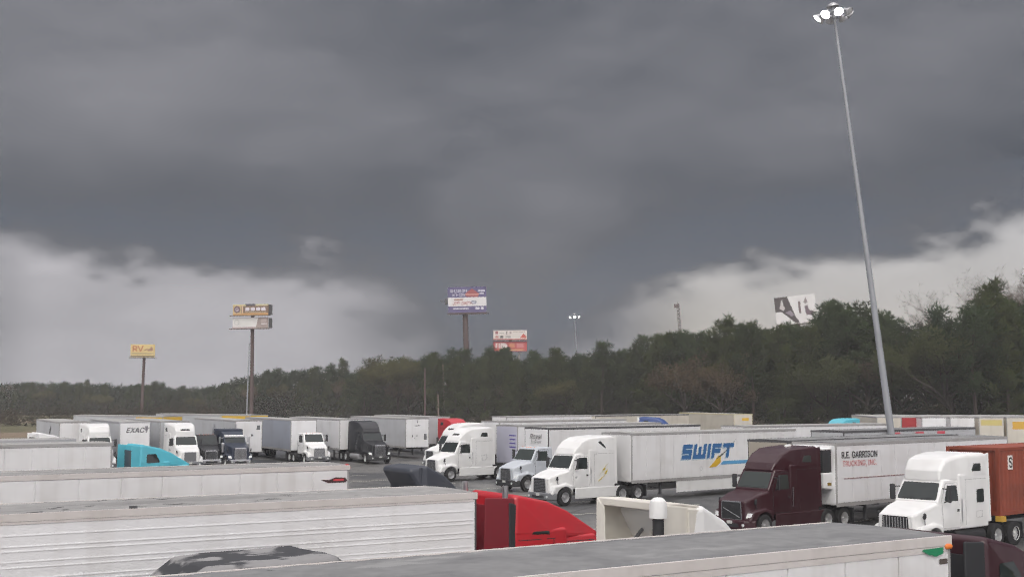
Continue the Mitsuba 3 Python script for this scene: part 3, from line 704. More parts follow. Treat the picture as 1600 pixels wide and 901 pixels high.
k, M = trailer('white box trailer with red and black emblem at the top of its front end', -5.35, 37.9, HC, wall='panel_white', roof='roof_pale', rail='rail_grey', panels=13, low='panel_dusty')
plate(k, 'emblem', M, [(-1.05, 3.66), (-0.80, 3.55), (-0.18, 3.55), (-0.12, 3.62), (-0.20, 3.70), (-0.55, 3.72), (-0.75, 3.64)], 'right', flat((0.06, 0.03, 0.03)), 0.018)
plate(k, 'emblem', M, sbox(-0.62, 3.60, -0.24, 3.67), 'right', flat((0.55, 0.06, 0.07)), 0.024)
put(k, 'corner_light', P(hull([(-0.10, -HW + 0.06, 4.10, 0.05), (-0.02, -HW + 0.06, 4.02, 0.05)], mirror=False)), 'red_lens', M)
tractor('charcoal grey sleeper truck seen over the ribbed trailer roof', *along(-5.35, 37.9, HC, 6.45), HC, 'cream', 'paint_charcoal', slots=dict(rear='plastic_dark'), ext=0.12, win_z=-0.05)  # dark rear colour stands in for shade in the gap

k, M = trailer('white box trailer at the left edge behind the turquoise truck', -17.9, 55.3, HD, wall='panel_white', roof='roof_far', rail='rail_grey', panels=13)
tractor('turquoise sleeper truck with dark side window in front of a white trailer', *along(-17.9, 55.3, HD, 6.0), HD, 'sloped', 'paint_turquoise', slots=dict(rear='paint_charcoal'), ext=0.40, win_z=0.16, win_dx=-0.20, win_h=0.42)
trailer('pale trailer roof behind the left edge trailer', -21.2, 60.2, HD, wall='panel_white', roof='roof_far', rail='aluminium')
tractor('white truck showing only its roof fairing over the left trailers', -24.6, 76.0, HD, 'sloped', 'paint_white')
tractor('small white day cab at the far left edge of the lot', -33.6, 84.5, HL, 'day', 'paint_white', slots=dict(roof='paint_black'))

# ------------------------------------------------------------------ second row, facing left
k, M = tractor('white sleeper truck with yellow lightning stripes pulling the trailer with blue lettering', 1.32, 65.4, HR, 'aero', 'paint_white', win='tri', skirt=True, slots=dict(grille='plastic_dark', bumper='plastic_grey'))
st = [[(-4.55, 1.30), (-4.05, 1.62), (-4.20, 1.66), (-3.72, 2.05), (-4.05, 1.78), (-3.90, 1.74), (-4.55, 1.36)], [(-4.62, 1.55), (-4.10, 1.95), (-4.22, 1.96), (-3.70, 2.40), (-4.02, 2.08), (-3.92, 2.05), (-4.60, 1.60)]]
for q, c in zip(st, ((0.62, 0.46, 0.03), (0.50, 0.40, 0.06))):
    plate(k, 'lightning_stripe', M, [(-8.3 - a, z) for a, z in q], 'left', flat(c), -0.105 + 0.012)
lettering(k, 'door_lettering', M, 'SWIFT', 0.10, -2.0, 1.56, 'left', flat((0.10, 0.10, 0.12)), 0.2, stand=-0.225)
k, M = trailer('white box trailer with large blue slanted lettering and side skirt', *along(1.32, 65.4, HR, -6.45), HR, wall='panel_white', roof='roof_far', rail='rail_grey', panels=13, skirt='paint_white')
blue = flat((0.035, 0.135, 0.33))
LH, LS = 0.66, 0.135                                     # block letters: height of the stroke's middle lines, half a stroke
GLYPHS = (([[(0.62, 1), (0, 1), (0, 0.5), (0.62, 0.5), (0.62, 0), (0, 0)]], 0.62), ([[(0, 1), (0, 0), (0.92, 0), (0.92, 1)], [(0.46, 0), (0.46, 0.75)]], 0.92), ([[(0, 0), (0, 1)]], 0.0),
          ([[(0, 0), (0, 1), (0.62, 1)], [(0, 0.5), (0.55, 0.5)]], 0.62), ([[(0, 1), (0.8, 1)], [(0.4, 0), (0.4, 1)]], 0.8))
at = 4.62
for strokes, wide in GLYPHS:
    q = None
    for line in strokes:
        g = LineString([(a, c * LH) for a, c in line]).buffer(LS, cap_style='square', join_style='mitre')
        q = g if q is None else q.union(g)
    q = affinity.affine_transform(q, [1, 0.22, 0, 1, 0, 0])
    for nm, col, dx, dz, st in (('blue_letter', blue, 0.0, 0.0, 0.024), ('letter_shade', flat((0.45, 0.55, 0.62)), -0.09, -0.07, 0.016)):
        plate(k, nm, M, affinity.affine_transform(q, [-1, 0, 0, 1, -at - dx, 2.50 + dz]), 'left', col, st)
    at += wide + 2 * LS + 0.15
plate(k, 'blue_bar', M, [(-8.2, 1.93), (-12.4, 1.93), (-12.4, 2.15), (-8.4, 2.15)], 'left', flat((0.10, 0.33, 0.58)), 0.022)
plate(k, 'yellow_bird', M, [(-7.05, 1.78), (-7.55, 2.12), (-7.95, 2.52), (-8.2, 2.45), (-8.2, 2.1), (-7.75, 1.82)], 'left', flat((0.66, 0.42, 0.03)), 0.030)
plate(k, 'dark_feather', M, [(-7.75, 2.30), (-8.35, 2.52), (-10.0, 3.72), (-8.75, 2.84), (-8.1, 2.52)], 'left', flat((0.12, 0.12, 0.11)), 0.034)
plate(k, 'mark', M, Point(-6.3, 1.75).buffer(0.14).difference(Point(-6.3, 1.75).buffer(0.10)), 'left', flat((0.6, 0.6, 0.6)), 0.022)

mx, my = 8.8, 51.2
k, M = tractor('maroon sleeper truck with slanted grille bar in front of the lettered white trailer', mx, my, HR, 'aero', 'paint_maroon', win='box', skirt=True, grille_w=0.56, bars='v',
               slots=dict(skirt='paint_maroon', bumper='paint_maroon', trim='plastic_grey', glass='glass_bright', grille='plastic_dark', barm='plastic_dark', roof='paint_maroon'))
put(k, 'roof_dome', P(hull([(-4.2, 0.0, 3.97, 0.07), (-4.5, 0.0, 3.98, 0.08)], mirror=False)), 'paint_white', M)
put(k, 'grille_slash', P(hull([(-0.155, -0.48, 1.28, 0.016), (-0.155, 0.46, 0.90, 0.016)], mirror=False)), 'chrome', M)
tx, ty = along(mx, my, HR, -6.35)
k, M = trailer('white refrigerated trailer lettered in black and red behind the maroon truck', tx, ty, HR, wall='panel_bright', roof='roof_near', rail='rail_grey', panels=13)
lettering(k, 'black_lettering', M, 'R.E. GARRISON', 0.30, -0.42, 3.36, 'left', flat((0.04, 0.04, 0.045)), wide=1.0, stand=0.022)
lettering(k, 'red_lettering', M, 'TRUCKING, INC.', 0.26, -0.50, 2.97, 'left', flat((0.55, 0.16, 0.16)), bold=False, wide=1.0, stand=0.022)
plate(k, 'trim_line', M, sbox(-11.0, 2.36, -0.6, 2.40), 'left', flat((0.30, 0.18, 0.18)), 0.022)
rb = hull([(0.08, 1.05, 1.95, 0.07), (0.08, 1.05, 2.62, 0.07), (0.62, 1.00, 2.02, 0.08), (0.62, 1.00, 2.62, 0.07)])
ru = put(k, 'cooling_unit', P(rb), 'paint_white', M)
rt = hull([(0.06, 1.02, 2.74, 0.04), (0.06, 1.02, 3.72, 0.04), (0.60, 0.98, 2.74, 0.05), (0.58, 0.98, 3.72, 0.05)])
pr, pt = planes(rb), planes(rt)
put(ru, 'grille_housing', P(rt), 'plastic_dark', M)
put(ru, 'top_cover', P(hull([(0.07, 1.05, 3.83, 0.05), (0.62, 0.98, 3.80, 0.05)])), 'paint_white', M)
put(ru, 'grille_slats', P(cat(*[decal(pt, sbox(-0.92, z, 0.92, z + 0.03), 'front', 0.015, 0.6) for z in np.arange(2.80, 3.72, 0.11)]), False), 'rail_dark', M, kind='stuff')
put(ru, 'label_plate', P(decal(pr, sbox(0.15, 2.08, 0.42, 2.22), 'left', 0.014, 0.3), False), flat((0.25, 0.16, 0.03)), M)
put(ru, 'control_panel', P(decal(pr, sbox(-0.2, 2.06, 0.2, 2.24), 'front', 0.014, 0.3), False), flat((0.03, 0.03, 0.03)), M)

wx, wy = 13.6, 45.1
k, M = tractor('white truck with domed roof and two sleeper windows pulling the rust red container', wx, wy, HR, 'dome', 'paint_white', low_window=True, grille_w=0.62, bars='v',
               slots=dict(grille='plastic_dark', barm='aluminium', trim='paint_white', bumper='paint_white', tank='frame_dark'))
plate(k, 'locker_seam', M, sbox(-4.75, 1.35, -4.25, 1.62).difference(sbox(-4.735, 1.365, -4.265, 1.605)), 'left', flat((0.45, 0.45, 0.45)), -0.105)
gx, gy = along(wx, wy, HR, -6.1)
kk = thing('container_chassis', 'skeletal chassis with yellow bracket under the rust red container', 'trailer')
Mk = frame(gx, gy, *HR)
put(kk, 'rails', P(cat(bx(-12.2, 0, 0.42, 0.56, 1.0, 1.28), bx(-12.2, 0, -0.56, -0.42, 1.0, 1.28), *[bx(-q - 0.08, -q + 0.08, -1.2, 1.2, 1.12, 1.28) for q in (0.1, 3, 6, 9, 12.0)]), False), 'frame_dark', Mk)
for s in (1, -1):
    put(kk, 'twist_lock', P(bx(-0.22, 0.10, s * 1.2 - 0.16, s * 1.2 + 0.16, 1.06, 1.285), False), flat((0.55, 0.33, 0.05)), Mk)
wheels(kk, Mk, (-11.0, -9.7), 1.12, True, 'rim_white')
wheels(kk, Mk, (-1.2,), 1.12, True, 'rim_white')


def corrugated(length, height, depth=0.036, pitch=0.28):
    """Container wall in the x z plane, waves standing out along +y."""
    n = int(length / pitch)
    xs, ys = [], []
    for i in range(n):
        a = i * length / n
        p = length / n
        xs += [a, a + p * 0.25, a + p * 0.5, a + p * 0.75]
        ys += [0, depth, depth, 0]
    xs.append(length)
    ys.append(0)
    xs, ys = np.array(xs), np.array(ys)
    v = np.vstack([np.stack([-xs, ys, xs * 0], 1), np.stack([-xs, ys, xs * 0 + height], 1)])
    i = np.arange(len(xs) - 1)
    m = len(xs)
    return trimesh.Trimesh(v, np.vstack([np.stack([i, i + m, i + m + 1], 1), np.stack([i, i + m + 1, i + 1], 1)]), process=False)


kc2 = thing('shipping_container', 'rust red corrugated shipping container at the right edge behind the white truck', 'container')
CL, CH, CZ = 12.19, 2.86, 1.29
for s in (1, -1):
    side = corrugated(CL - 0.3, CH - 0.26)
    put(kc2, 'side_wall', P(side, False), 'rust_red', Mk @ T().translate([-0.15, s * 1.17, CZ + 0.15]) @ T().scale([1, s, 1]))
    put(kc2, 'top_rail', P(bx(-CL, 0, s * 1.19 - 0.03, s * 1.19 + 0.03, CZ + CH - 0.12, CZ + CH), False), 'rust_red', Mk)
    put(kc2, 'bottom_rail', P(bx(-CL, 0, s * 1.19 - 0.03, s * 1.19 + 0.03, CZ, CZ + 0.16), False), 'rust_red', Mk)
    for q in (-CL + 0.08, -0.08):
        put(kc2, 'corner_post', P(bx(q - 0.085, q + 0.085, s * 1.15 - 0.075, s * 1.15 + 0.075, CZ - 0.004, CZ + CH + 0.004), False), 'rust_red', Mk)
fw = corrugated(2.14, CH - 0.26)
put(kc2, 'front_wall', P(fw, False), 'rust_red', Mk @ T().translate([-0.12, 1.07, CZ + 0.15]) @ T().rotate([0, 0, 1], 90) @ T().scale([1, -1, 1]))
put(kc2, 'front_rail', P(bx(-0.14, -0.002, -1.07, 1.07, CZ + CH - 0.12, CZ + CH - 0.002), False), 'rust_red', Mk)
put(kc2, 'floor_rail', P(bx(-0.14, -0.002, -1.07, 1.07, CZ + 0.002, CZ + 0.16), False), 'rust_red', Mk)
put(kc2, 'roof', P(bx(-CL + 0.1, -0.1, -1.17, 1.17, CZ + CH - 0.04, CZ + CH - 0.012), False), 'rust_red', Mk)
put(kc2, 'rear_wall', P(bx(-CL + 0.02, -CL + 0.08, -1.07, 1.07, CZ + 0.1, CZ + CH - 0.1), False), 'rust_red', Mk)
emb = put(kc2, 'emblem', P(bx(-1.18, -0.78, 1.206, 1.214, CZ + 1.92, CZ + 2.52), False), flat((0.78, 0.74, 0.70)), Mk)
m = meshkit.text_mesh('S', 0.42, 0.004, True)
v = np.array(m.vertices)
put(emb, 'glyph', P(trimesh.Trimesh(np.stack([-0.83 - v[:, 0] * 0.9, 1.216 + v[:, 2], CZ + 2.01 + v[:, 1]], 1), m.faces, process=False), False), flat((0.05, 0.04, 0.04)), Mk)

k, M = tractor('white sleeper truck with plain high roof, in front of the far second row', -5.5, 84.0, HR, 'aero', 'paint_white', win='box', skirt=True, roof_vent=True, bars='v')
plate(k, 'side_marking', M, sbox(-4.55, 1.5, -4.05, 1.9).difference(sbox(-4.53, 1.52, -4.07, 1.88)), 'left', flat((0.35, 0.36, 0.38)), -0.105)
k, M = trailer('lavender grey front trailer with dark purple bars behind a white truck', *along(-5.1, 83.7, HR, -6.9), HR, wall='panel_bright', front='panel_lavender', rail='rail_grey')
for i in range(4):
    plate(k, 'purple_bar', M, sbox(0.35, 2.35 + i * 0.30, 1.10, 2.45 + i * 0.30), 'front', flat((0.12, 0.10, 0.36)), 0.008)
tractor('white truck partly hidden behind another white truck, roof vent showing', -6.5, 97.5, HR, 'aero', 'paint_white', roof_vent=True, win='box')
trailer('long white trailer behind the two white trucks in the middle', *along(-6.5, 97.5, HR, -6.9), HR, wall='panel_bright', rail='rail_grey')
tractor('blue grey day cab truck between two white trucks', -0.5, 75.2, HR, 'day', 'paint_slate', slots=dict(bumper='plastic_dark', grille='plastic_dark', hood='paint_slate', glass='glass_bright'), bars='v')
k, M = trailer('white trailer with small dark script on its front wall', 1.55, 80.5, HR, wall='panel_white', rail='rail_dark', front='panel_bright', low='rail_dark')
lettering(k, 'script', M, 'Royal', 0.36, -0.75, 3.28, 'front', flat((0.12, 0.11, 0.11)), 0.35, True, stand=0.008)
lettering(k, 'script', M, 'Express', 0.22, -0.62, 2.98, 'front', flat((0.12, 0.11, 0.11)), 0.35, False, stand=0.008)
trailer('pale trailer far behind the middle rows', -1.3, 125.0, HR, wall='panel_white', rail='rail_grey')
trailer('tan weathered trailer wedged between the blue lettered trailer and the maroon truck', 11.75, 57.9, HR, wall='panel_tan', roof='roof_near', rail='rail_dark')
trailer('white panelled trailer behind the blue lettered trailer', 15.0, 85.6, (-math.sin(math.radians(58)), -math.cos(math.radians(58))), wall='panel_bright', rail='rail_grey', panels=13)
k, M = trailer('grey roofed trailer with red tape marks behind the red and black lettered trailer', 18.4, 73.4, HR, wall='panel_grey', roof='roof_near', rail='rail_dark')
for q in (-5.4, -8.3, -11.0):
    plate(k, 'red_tape', M, sbox(q - 1.0, 3.70, q, 3.90), 'left', flat((0.62, 0.10, 0.13)), 0.032)
tractor('bright turquoise truck roof far behind the white panelled trailer', 28.9, 117.5, HR, 'aero', 'paint_turquoise', win='box')
tractor('white truck with dark blue roof fairing among the far trailers', 17.6, 127.0, (0.93, -0.36), 'aero', 'paint_white', slots=dict(roof='paint_blue'), win='box')
k, M = trailer('beige trailer with yellow tag beyond the blue roofed truck', 26.0, 141.0, (0.30, -0.954), wall='panel_beige', rail='rail_cream')
plate(k, 'yellow_tag', M, sbox(-0.2, 3.25, 0.75, 3.6), 'front', 'yellow_paint', 0.008)
trailer('second pale trailer far behind the middle rows', 8.0, 132.0, HR, wall='panel_beige', rail='rail_dark')

far = [(1386, 'panel_beige', 'beige far trailer beside the light mast'), (1424, 'panel_red', 'red far trailer in the row by the trees'), (1456, 'panel_bright', 'white far trailer right of the red one'),
       (1500, 'panel_white', 'plain white far trailer third from the red one'), (1545, 'panel_beige', 'cream far trailer with yellow sign board'), (1588, 'panel_beige', 'cream far trailer with orange square at the right edge'), (1635, 'panel_white', 'white far trailer just past the right edge')]
for u, w, lab in far:
    Y = {1424: 122.5, 1386: 121.5}.get(u, 120.0)
    k, M = trailer(lab, (u - 800) / FOCAL * Y, Y, (-0.10, -0.995), wall=w, rail='rail_grey')
    if 'yellow' in lab:
        plate(k, 'sign_board', M, sbox(-1.1, 3.2, 1.1, 3.8), 'front', flat((0.62, 0.52, 0.20)), 0.008)
    if 'orange' in lab:
        plate(k, 'sign_board', M, sbox(-0.7, 2.8, 0.9, 3.6), 'front', flat((0.68, 0.40, 0.06)), 0.008)

# ------------------------------------------------------------------ left rows, facing the camera
k, M = trailer('grey sided trailer with a dark winged mark, leftmost of the far rows', -34.2, 98.2, HL, wall='panel_grey', rail='rail_grey', front='panel_white')
plate(k, 'winged_mark', M, [(-6.6, 2.55), (-6.0, 2.6), (-5.2, 3.5), (-5.6, 3.4), (-5.5, 3.75), (-6.1, 3.1), (-6.2, 3.4)], 'right', flat((0.10, 0.10, 0.11)), 0.022)
tractor('white high roof truck in front of the grey trailer with winged mark', *along(-33.0, 98.5, HL, 6.5), HL, 'dome', 'paint_white')
k, M = trailer('white fronted trailer with small black lettering over its front', -29.3, 97.6, HL, wall='panel_grey', rail='aluminium', front='panel_bright')
lettering(k, 'lettering', M, 'EXACT', 0.42, -0.80, 3.18, 'front', flat((0.07, 0.07, 0.08)), 0.25, True, stand=0.006)
plate(k, 'mark', M, sbox(0.85, 3.3, 1.08, 3.75), 'front', flat((0.25, 0.24, 0.27)), 0.006)
k, M = trailer('grey white trailer behind the white truck with grey grille', -27.0, 100.5, HL, wall='panel_grey', rail='rail_grey', front='panel_grey')
tractor('white high roof truck with grey grille facing the camera on the left', *along(-27.0, 100.5, HL, 6.4), HL, 'dome', 'paint_white', roof_vent=True, bars='h', slots=dict(grille='plastic_grey', trim='aluminium'))
k, M = trailer('white trailer with yellow top band behind the dark chrome grilled truck', -21.9, 104.5, HL, wall='panel_grey', rail='rail_grey', front='panel_bright')
plate(k, 'notice', M, sbox(0.75, 3.2, 1.05, 3.6), 'front', flat((0.16, 0.17, 0.18)), 0.006)
plate(k, 'notice', M, sbox(0.2, 2.6, 0.42, 2.8), 'front', flat((0.16, 0.17, 0.18)), 0.006)
k, M = trailer('long trailer with yellow band under its roof behind the left rows', -24.6, 122.0, (0.80, -0.60), wall='panel_grey', rail='rail_grey', band='yellow_paint', zt=ZT + 0.22)
k, M = trailer('trailer with yellow band further left behind the left rows', -32.6, 120.5, (0.80, -0.60), wall='panel_grey', rail='rail_grey', band='yellow_paint', zt=ZT + 0.10)
tractor('dark navy long nosed truck with tall chrome grille and white visor', *along(-24.3, 104.8, HL, 7.2), HL, 'flat', 'paint_navy', bars='v', visor='paint_white', split=True, stacks=3.75, cleaner=True, bumper_r=0.06,
        slots=dict(bumper='chrome', grille='chrome', barm='plastic_dark', mirror='chrome'))
tractor('black truck mostly hidden between the white truck and the navy truck', *along(-25.9, 103.5, HL, 5.4), HL, 'day', 'paint_black', stacks=3.4, slots=dict(bumper='chrome'))
trailer('pale blue grey trailer behind the small white day cab', -17.9, 108.0, HL, wall='panel_steel', rail='rail_grey', front='panel_bright')
tractor('small white day cab truck with grey grille in the far left row', *along(-17.9, 108.0, HL, 4.9), HL, 'day', 'paint_white', slots=dict(grille='plastic_grey', barm='aluminium', tank='plastic_dark'))
trailer('dusty white trailer behind the black high roof truck', -14.0, 110.0, HL, wall='panel_white', rail='rail_grey', front='panel_white')
tractor('black high roof truck with chrome grille facing the camera', *along(-13.7, 110.2, HL, 6.7), HL, 'long', 'paint_black', bars='v', slots=dict(bumper='plastic_dark', grille='chrome', barm='plastic_dark'), high_window=False)
k, M = trailer('white trailer with small dark decals on its front, right of the black truck', -8.6, 114.2, HL, wall='panel_grey', rail='rail_grey', front='panel_bright')
for q in ((-0.35, 3.30, 0.35, 3.38), (-0.04, 3.6, 0.04, 3.9), (0.72, 1.9, 1.02, 2.5), (-0.62, 2.2, -0.5, 2.4), (-0.35, 2.0, -0.25, 2.1), (-0.1, 2.25, 0.0, 2.4)):
    plate(k, 'decal', M, sbox(*q), 'front', flat((0.15, 0.15, 0.16)), 0.006)
tractor('red high roof truck half hidden behind the white trucks', -4.0, 116.5, HL, 'aero', 'paint_red', win='box')
trailer('light grey trailer behind the red truck', -7.1, 122.5, HL, wall='panel_grey', rail='rail_grey', front='panel_grey')

# parking stripes between the slots
for i in range(14):
    bxx, byy = 3.2 - i * 2.98, 21.6 + i * 4.5
    q = frame(bxx, byy, *HA)
    put('parking_lot', 'stripe', P(bx(-8, 9, -0.06, 0.06, -0.003, 0.001), False), 'line_paint', q)
for i in range(16):
    bxx, byy = 13.9 - i * 3.4, 42.2 + i * 4.05
    q = frame(bxx, byy, *HR)
    put('parking_lot', 'stripe', P(bx(-14, 0.5, -0.06, 0.06, -0.003, 0.001), False), 'line_paint', q)

# ------------------------------------------------------------------ masts and poles


def tilted(x, y, dx, dy, height):
    """Frame whose z axis runs from the foot (x, y) towards (x + dx, y + dy) at the given height."""
    z = np.array([dx, dy, height]) / np.linalg.norm([dx, dy, height])
    xa = np.array([1.0, 0, 0]) - z[0] * z
    xa /= np.linalg.norm(xa)
    ya = np.cross(z, xa)
    m = np.eye(4)
    m[:3, 0], m[:3, 1], m[:3, 2], m[:3, 3] = xa, ya, z, (x, y, 0)
    return T(m.tolist())


def mast(label, x, y, dx, height, r0, r1, ring_r, lamps, lit, power, group=None):
    k = thing('light_mast', label, 'light mast', group)
    M = tilted(x, y, dx, 0.0, height)
    n = 6
    pole = [cyl([0, 0, height * i / n], [0, 0, height * (i + 1) / n], r0 + (r1 - r0) * i / n, r0 + (r1 - r0) * (i + 1) / n, n=16) for i in range(n)]
    put(k, 'pole', P(cat(*pole), 40), 'galvanised', M)
    w = np.linspace(0, 2 * math.pi, 25)
    ring = [cyl([ring_r * math.cos(a), ring_r * math.sin(a), height - 0.45], [ring_r * math.cos(b), ring_r * math.sin(b), height - 0.45], 0.05, n=6) for a, b in zip(w[:-1], w[1:])]
    spokes = [cyl([0, 0, height - 0.25], [ring_r * math.cos(a), ring_r * math.sin(a), height - 0.45], 0.035, n=6) for a in np.arange(6) * math.pi / 3]
    put(k, 'ring', P(cat(*ring, *spokes, cyl([0, 0, height - 0.7], [0, 0, height + 0.1], r1 * 1.6)), 40), 'galvanised', M)
    put(k, 'cap', P(lathe([(height + 0.12, 0.0), (height + 0.12, ring_r * 0.42), (height + 0.22, ring_r * 0.40), (height + 0.38, ring_r * 0.18), (height + 0.40, 0)], 'z', 20), 30), 'aluminium', M)
    for i in range(lamps):
        a = 2 * math.pi * i / lamps - math.pi / 2
        L = M @ T().translate([ring_r * math.cos(a), ring_r * math.sin(a), height - 0.45]) @ T().rotate([0, 0, 1], math.degrees(a)) @ T().rotate([0, 1, 0], 40)
        s = ring_r / 1.05
        lamp = put(k, 'floodlight', P(lathe([(-0.30 * s, 0), (-0.30 * s, 0.10 * s), (-0.12 * s, 0.13 * s), (0.02 * s, 0.24 * s), (0.20 * s, 0.34 * s), (0.22 * s, 0.33 * s), (0.16 * s, 0.30 * s)], 'x', 18), 30), 'aluminium', L)
        lens = put(lamp, 'lens', P(lathe([(0.17 * s, 0.31 * s), (0.20 * s, 0.2 * s), (0.215 * s, 0.0)], 'x', 18), 30), 'lamp_lens', L)
        if i in lit:
            scene[lens]['bsdf'] = {'type': 'ref', 'id': 'lamp_lit'}
            scene[lens]['emitter'] = {'type': 'area', 'radiance': rgb((power * 0.95, power, power * 0.95))}
    return k


mast('tall grey light mast rising behind the red and black lettered trailer, with glowing floodlights', 25.8, 84.0, -3.7, 33.1, 0.255, 0.10, 1.02, 8, (0, 6, 7), 16.0)
mast('small far light mast standing above the trees with lit lamps', 16.6, 300.0, -1.6, 25.8, 0.17, 0.10, 1.1, 6, (0, 1, 5), 2.0)

k = thing('radio_tower', 'thin lattice antenna tower above the trees', 'tower')
Mt = tilted(95.5, 690, -3.5, 0, 57)
legs = [cyl([1.0 * math.cos(a), 1.0 * math.sin(a), 0], [0.7 * math.cos(a), 0.7 * math.sin(a), 57], 0.16, n=5) for a in (0.5, 2.6, 4.7)]
br = []
for i in range(28):
    for j in range(3):
        a, b = (0.5, 2.6, 4.7)[j], (2.6, 4.7, 0.5)[j]
        br.append(cyl([0.85 * math.cos(a), 0.85 * math.sin(a), i * 2], [0.85 * math.cos(b), 0.85 * math.sin(b), i * 2 + 2], 0.09, n=4))
put(k, 'lattice', P(cat(*legs, *br), False), 'pole_brown', Mt, kind='stuff')
put(k, 'antenna', P(cat(bx(-2.2, 0.6, -0.3, 0.3, 55.2, 57.2), cyl([0, 0, 57], [0, 0, 58.5], 0.1)), False), 'pole_brown', Mt)

for lab, x, y, h, dx, lampz in (('wooden utility pole with white lamp in front of the trees', -15.0, 280.0, 13.4, -0.5, 8.7), ('short bare wooden pole beside the pole with the lamp', -16.1, 276.0, 6.7, -0.2, 0),
                                ('thin reddish pole behind the white trailers', -15.1, 218.0, 11.2, -0.1, 0), ('thin grey pole under the stacked billboard', -67.3, 318.0, 19.7, 0.4, 0)):
    k = thing('utility_pole', lab, 'pole')
    Mp = tilted(x, y, dx, 0, h)
    put(k, 'shaft', P(cyl([0, 0, 0], [0, 0, h], 0.20, 0.13, n=8), 40), 'pole_brown' if 'reddish' in lab else ('galvanised' if 'grey' in lab else 'pole_wood'), Mp)
    if lampz:
        put(k, 'lamp', P(hull([(0.45, -0.2, lampz, 0.22), (0.45, -0.2, lampz + 0.75, 0.18)], mirror=False)), 'paint_white', Mp)
        put(k, 'transformer_arm', P(cyl([0, 0, lampz + 0.4], [0.45, -0.2, lampz + 0.4], 0.05, n=6)), 'pole_wood', Mp)

# ------------------------------------------------------------------ billboards


def sign_panel(k, M, w, h, z0, y, col, edge='rail_dark', part='panel', t=0.35):
    return put(k, part, P(bx(-w / 2, w / 2, y, y + t, z0, z0 + h), False), col, M)


def sign_plate(p, M, poly, z0, col, lift=0.02, y=0.0, name='print'):
    """Print on a sign face: outline in metres from the face's lower left corner (w is taken out by the caller)."""
    poly = poly if hasattr(poly, 'exterior') else Polygon(poly)
    m = trimesh.creation.extrude_polygon(poly, 0.012, engine='earcut')
    v = np.array(m.vertices)
    return put(p, name, P(trimesh.Trimesh(np.stack([v[:, 0], y - lift - v[:, 2], z0 + v[:, 1]], 1), m.faces, process=False), False), col, M)


def sign_text(p, M, text, x, z, height, col, lift=0.035, bold=True, slant=0.0, wide=1.0, name='lettering'):
    m = meshkit.text_mesh(text, height, 0.012, bold)
    v = np.array(m.vertices)
    return put(p, name, P(trimesh.Trimesh(np.stack([x + v[:, 0] * wide + v[:, 1] * slant, -lift - v[:, 2], z + v[:, 1]], 1), m.faces, process=False), False), col, M)


def sign_frame(x, y, yaw, roll=0.0):
    return T().translate([x, y, 0]).rotate([0, 0, 1], yaw).rotate([0, 1, 0], roll)


WHITE, CREAM = flat((0.78, 0.77, 0.75)), flat((0.78, 0.61, 0.27))

# yellow RV sign
k = thing('billboard', 'small yellow billboard reading RV on a brown pole, leftmost of the signs', 'billboard')
Ms = sign_frame(-97.6, 330.0, 8)
put(k, 'pole', P(cyl([0, 0.6, 0], [0.35, 0.6, 17.5], 0.42, 0.36, n=12), 40), 'pole_brown', Ms)
p = sign_panel(k, Ms, 6.2, 3.4, 16.5, 0.0, CREAM)
put(k, 'catwalk', P(cat(bx(-3.4, 3.4, -0.5, 0.9, 16.30, 16.42), bx(-3.35, -3.3, -0.5, -0.45, 16.4, 17.0)), False), 'rail_dark', Ms)
sign_text(p, Ms, 'RV', -2.75, 18.05, 1.45, flat((0.50, 0.16, 0.08)), wide=1.1)
for q in ([(0.1, 18.2), (0.9, 18.3), (1.5, 19.0), (0.9, 18.7)], [(1.2, 18.1), (2.6, 18.2), (2.7, 18.8), (2.1, 19.4), (1.9, 18.8), (1.3, 18.6)]):
    sign_plate(p, Ms, q, 0, flat((0.40, 0.22, 0.16)))
sign_plate(p, Ms, sbox(-2.8, 17.35, 2.8, 17.60), 0, flat((0.32, 0.26, 0.16)))
sign_plate(p, Ms, sbox(-3.05, 16.55, 3.05, 16.95), 0, flat((0.24, 0.17, 0.10)))

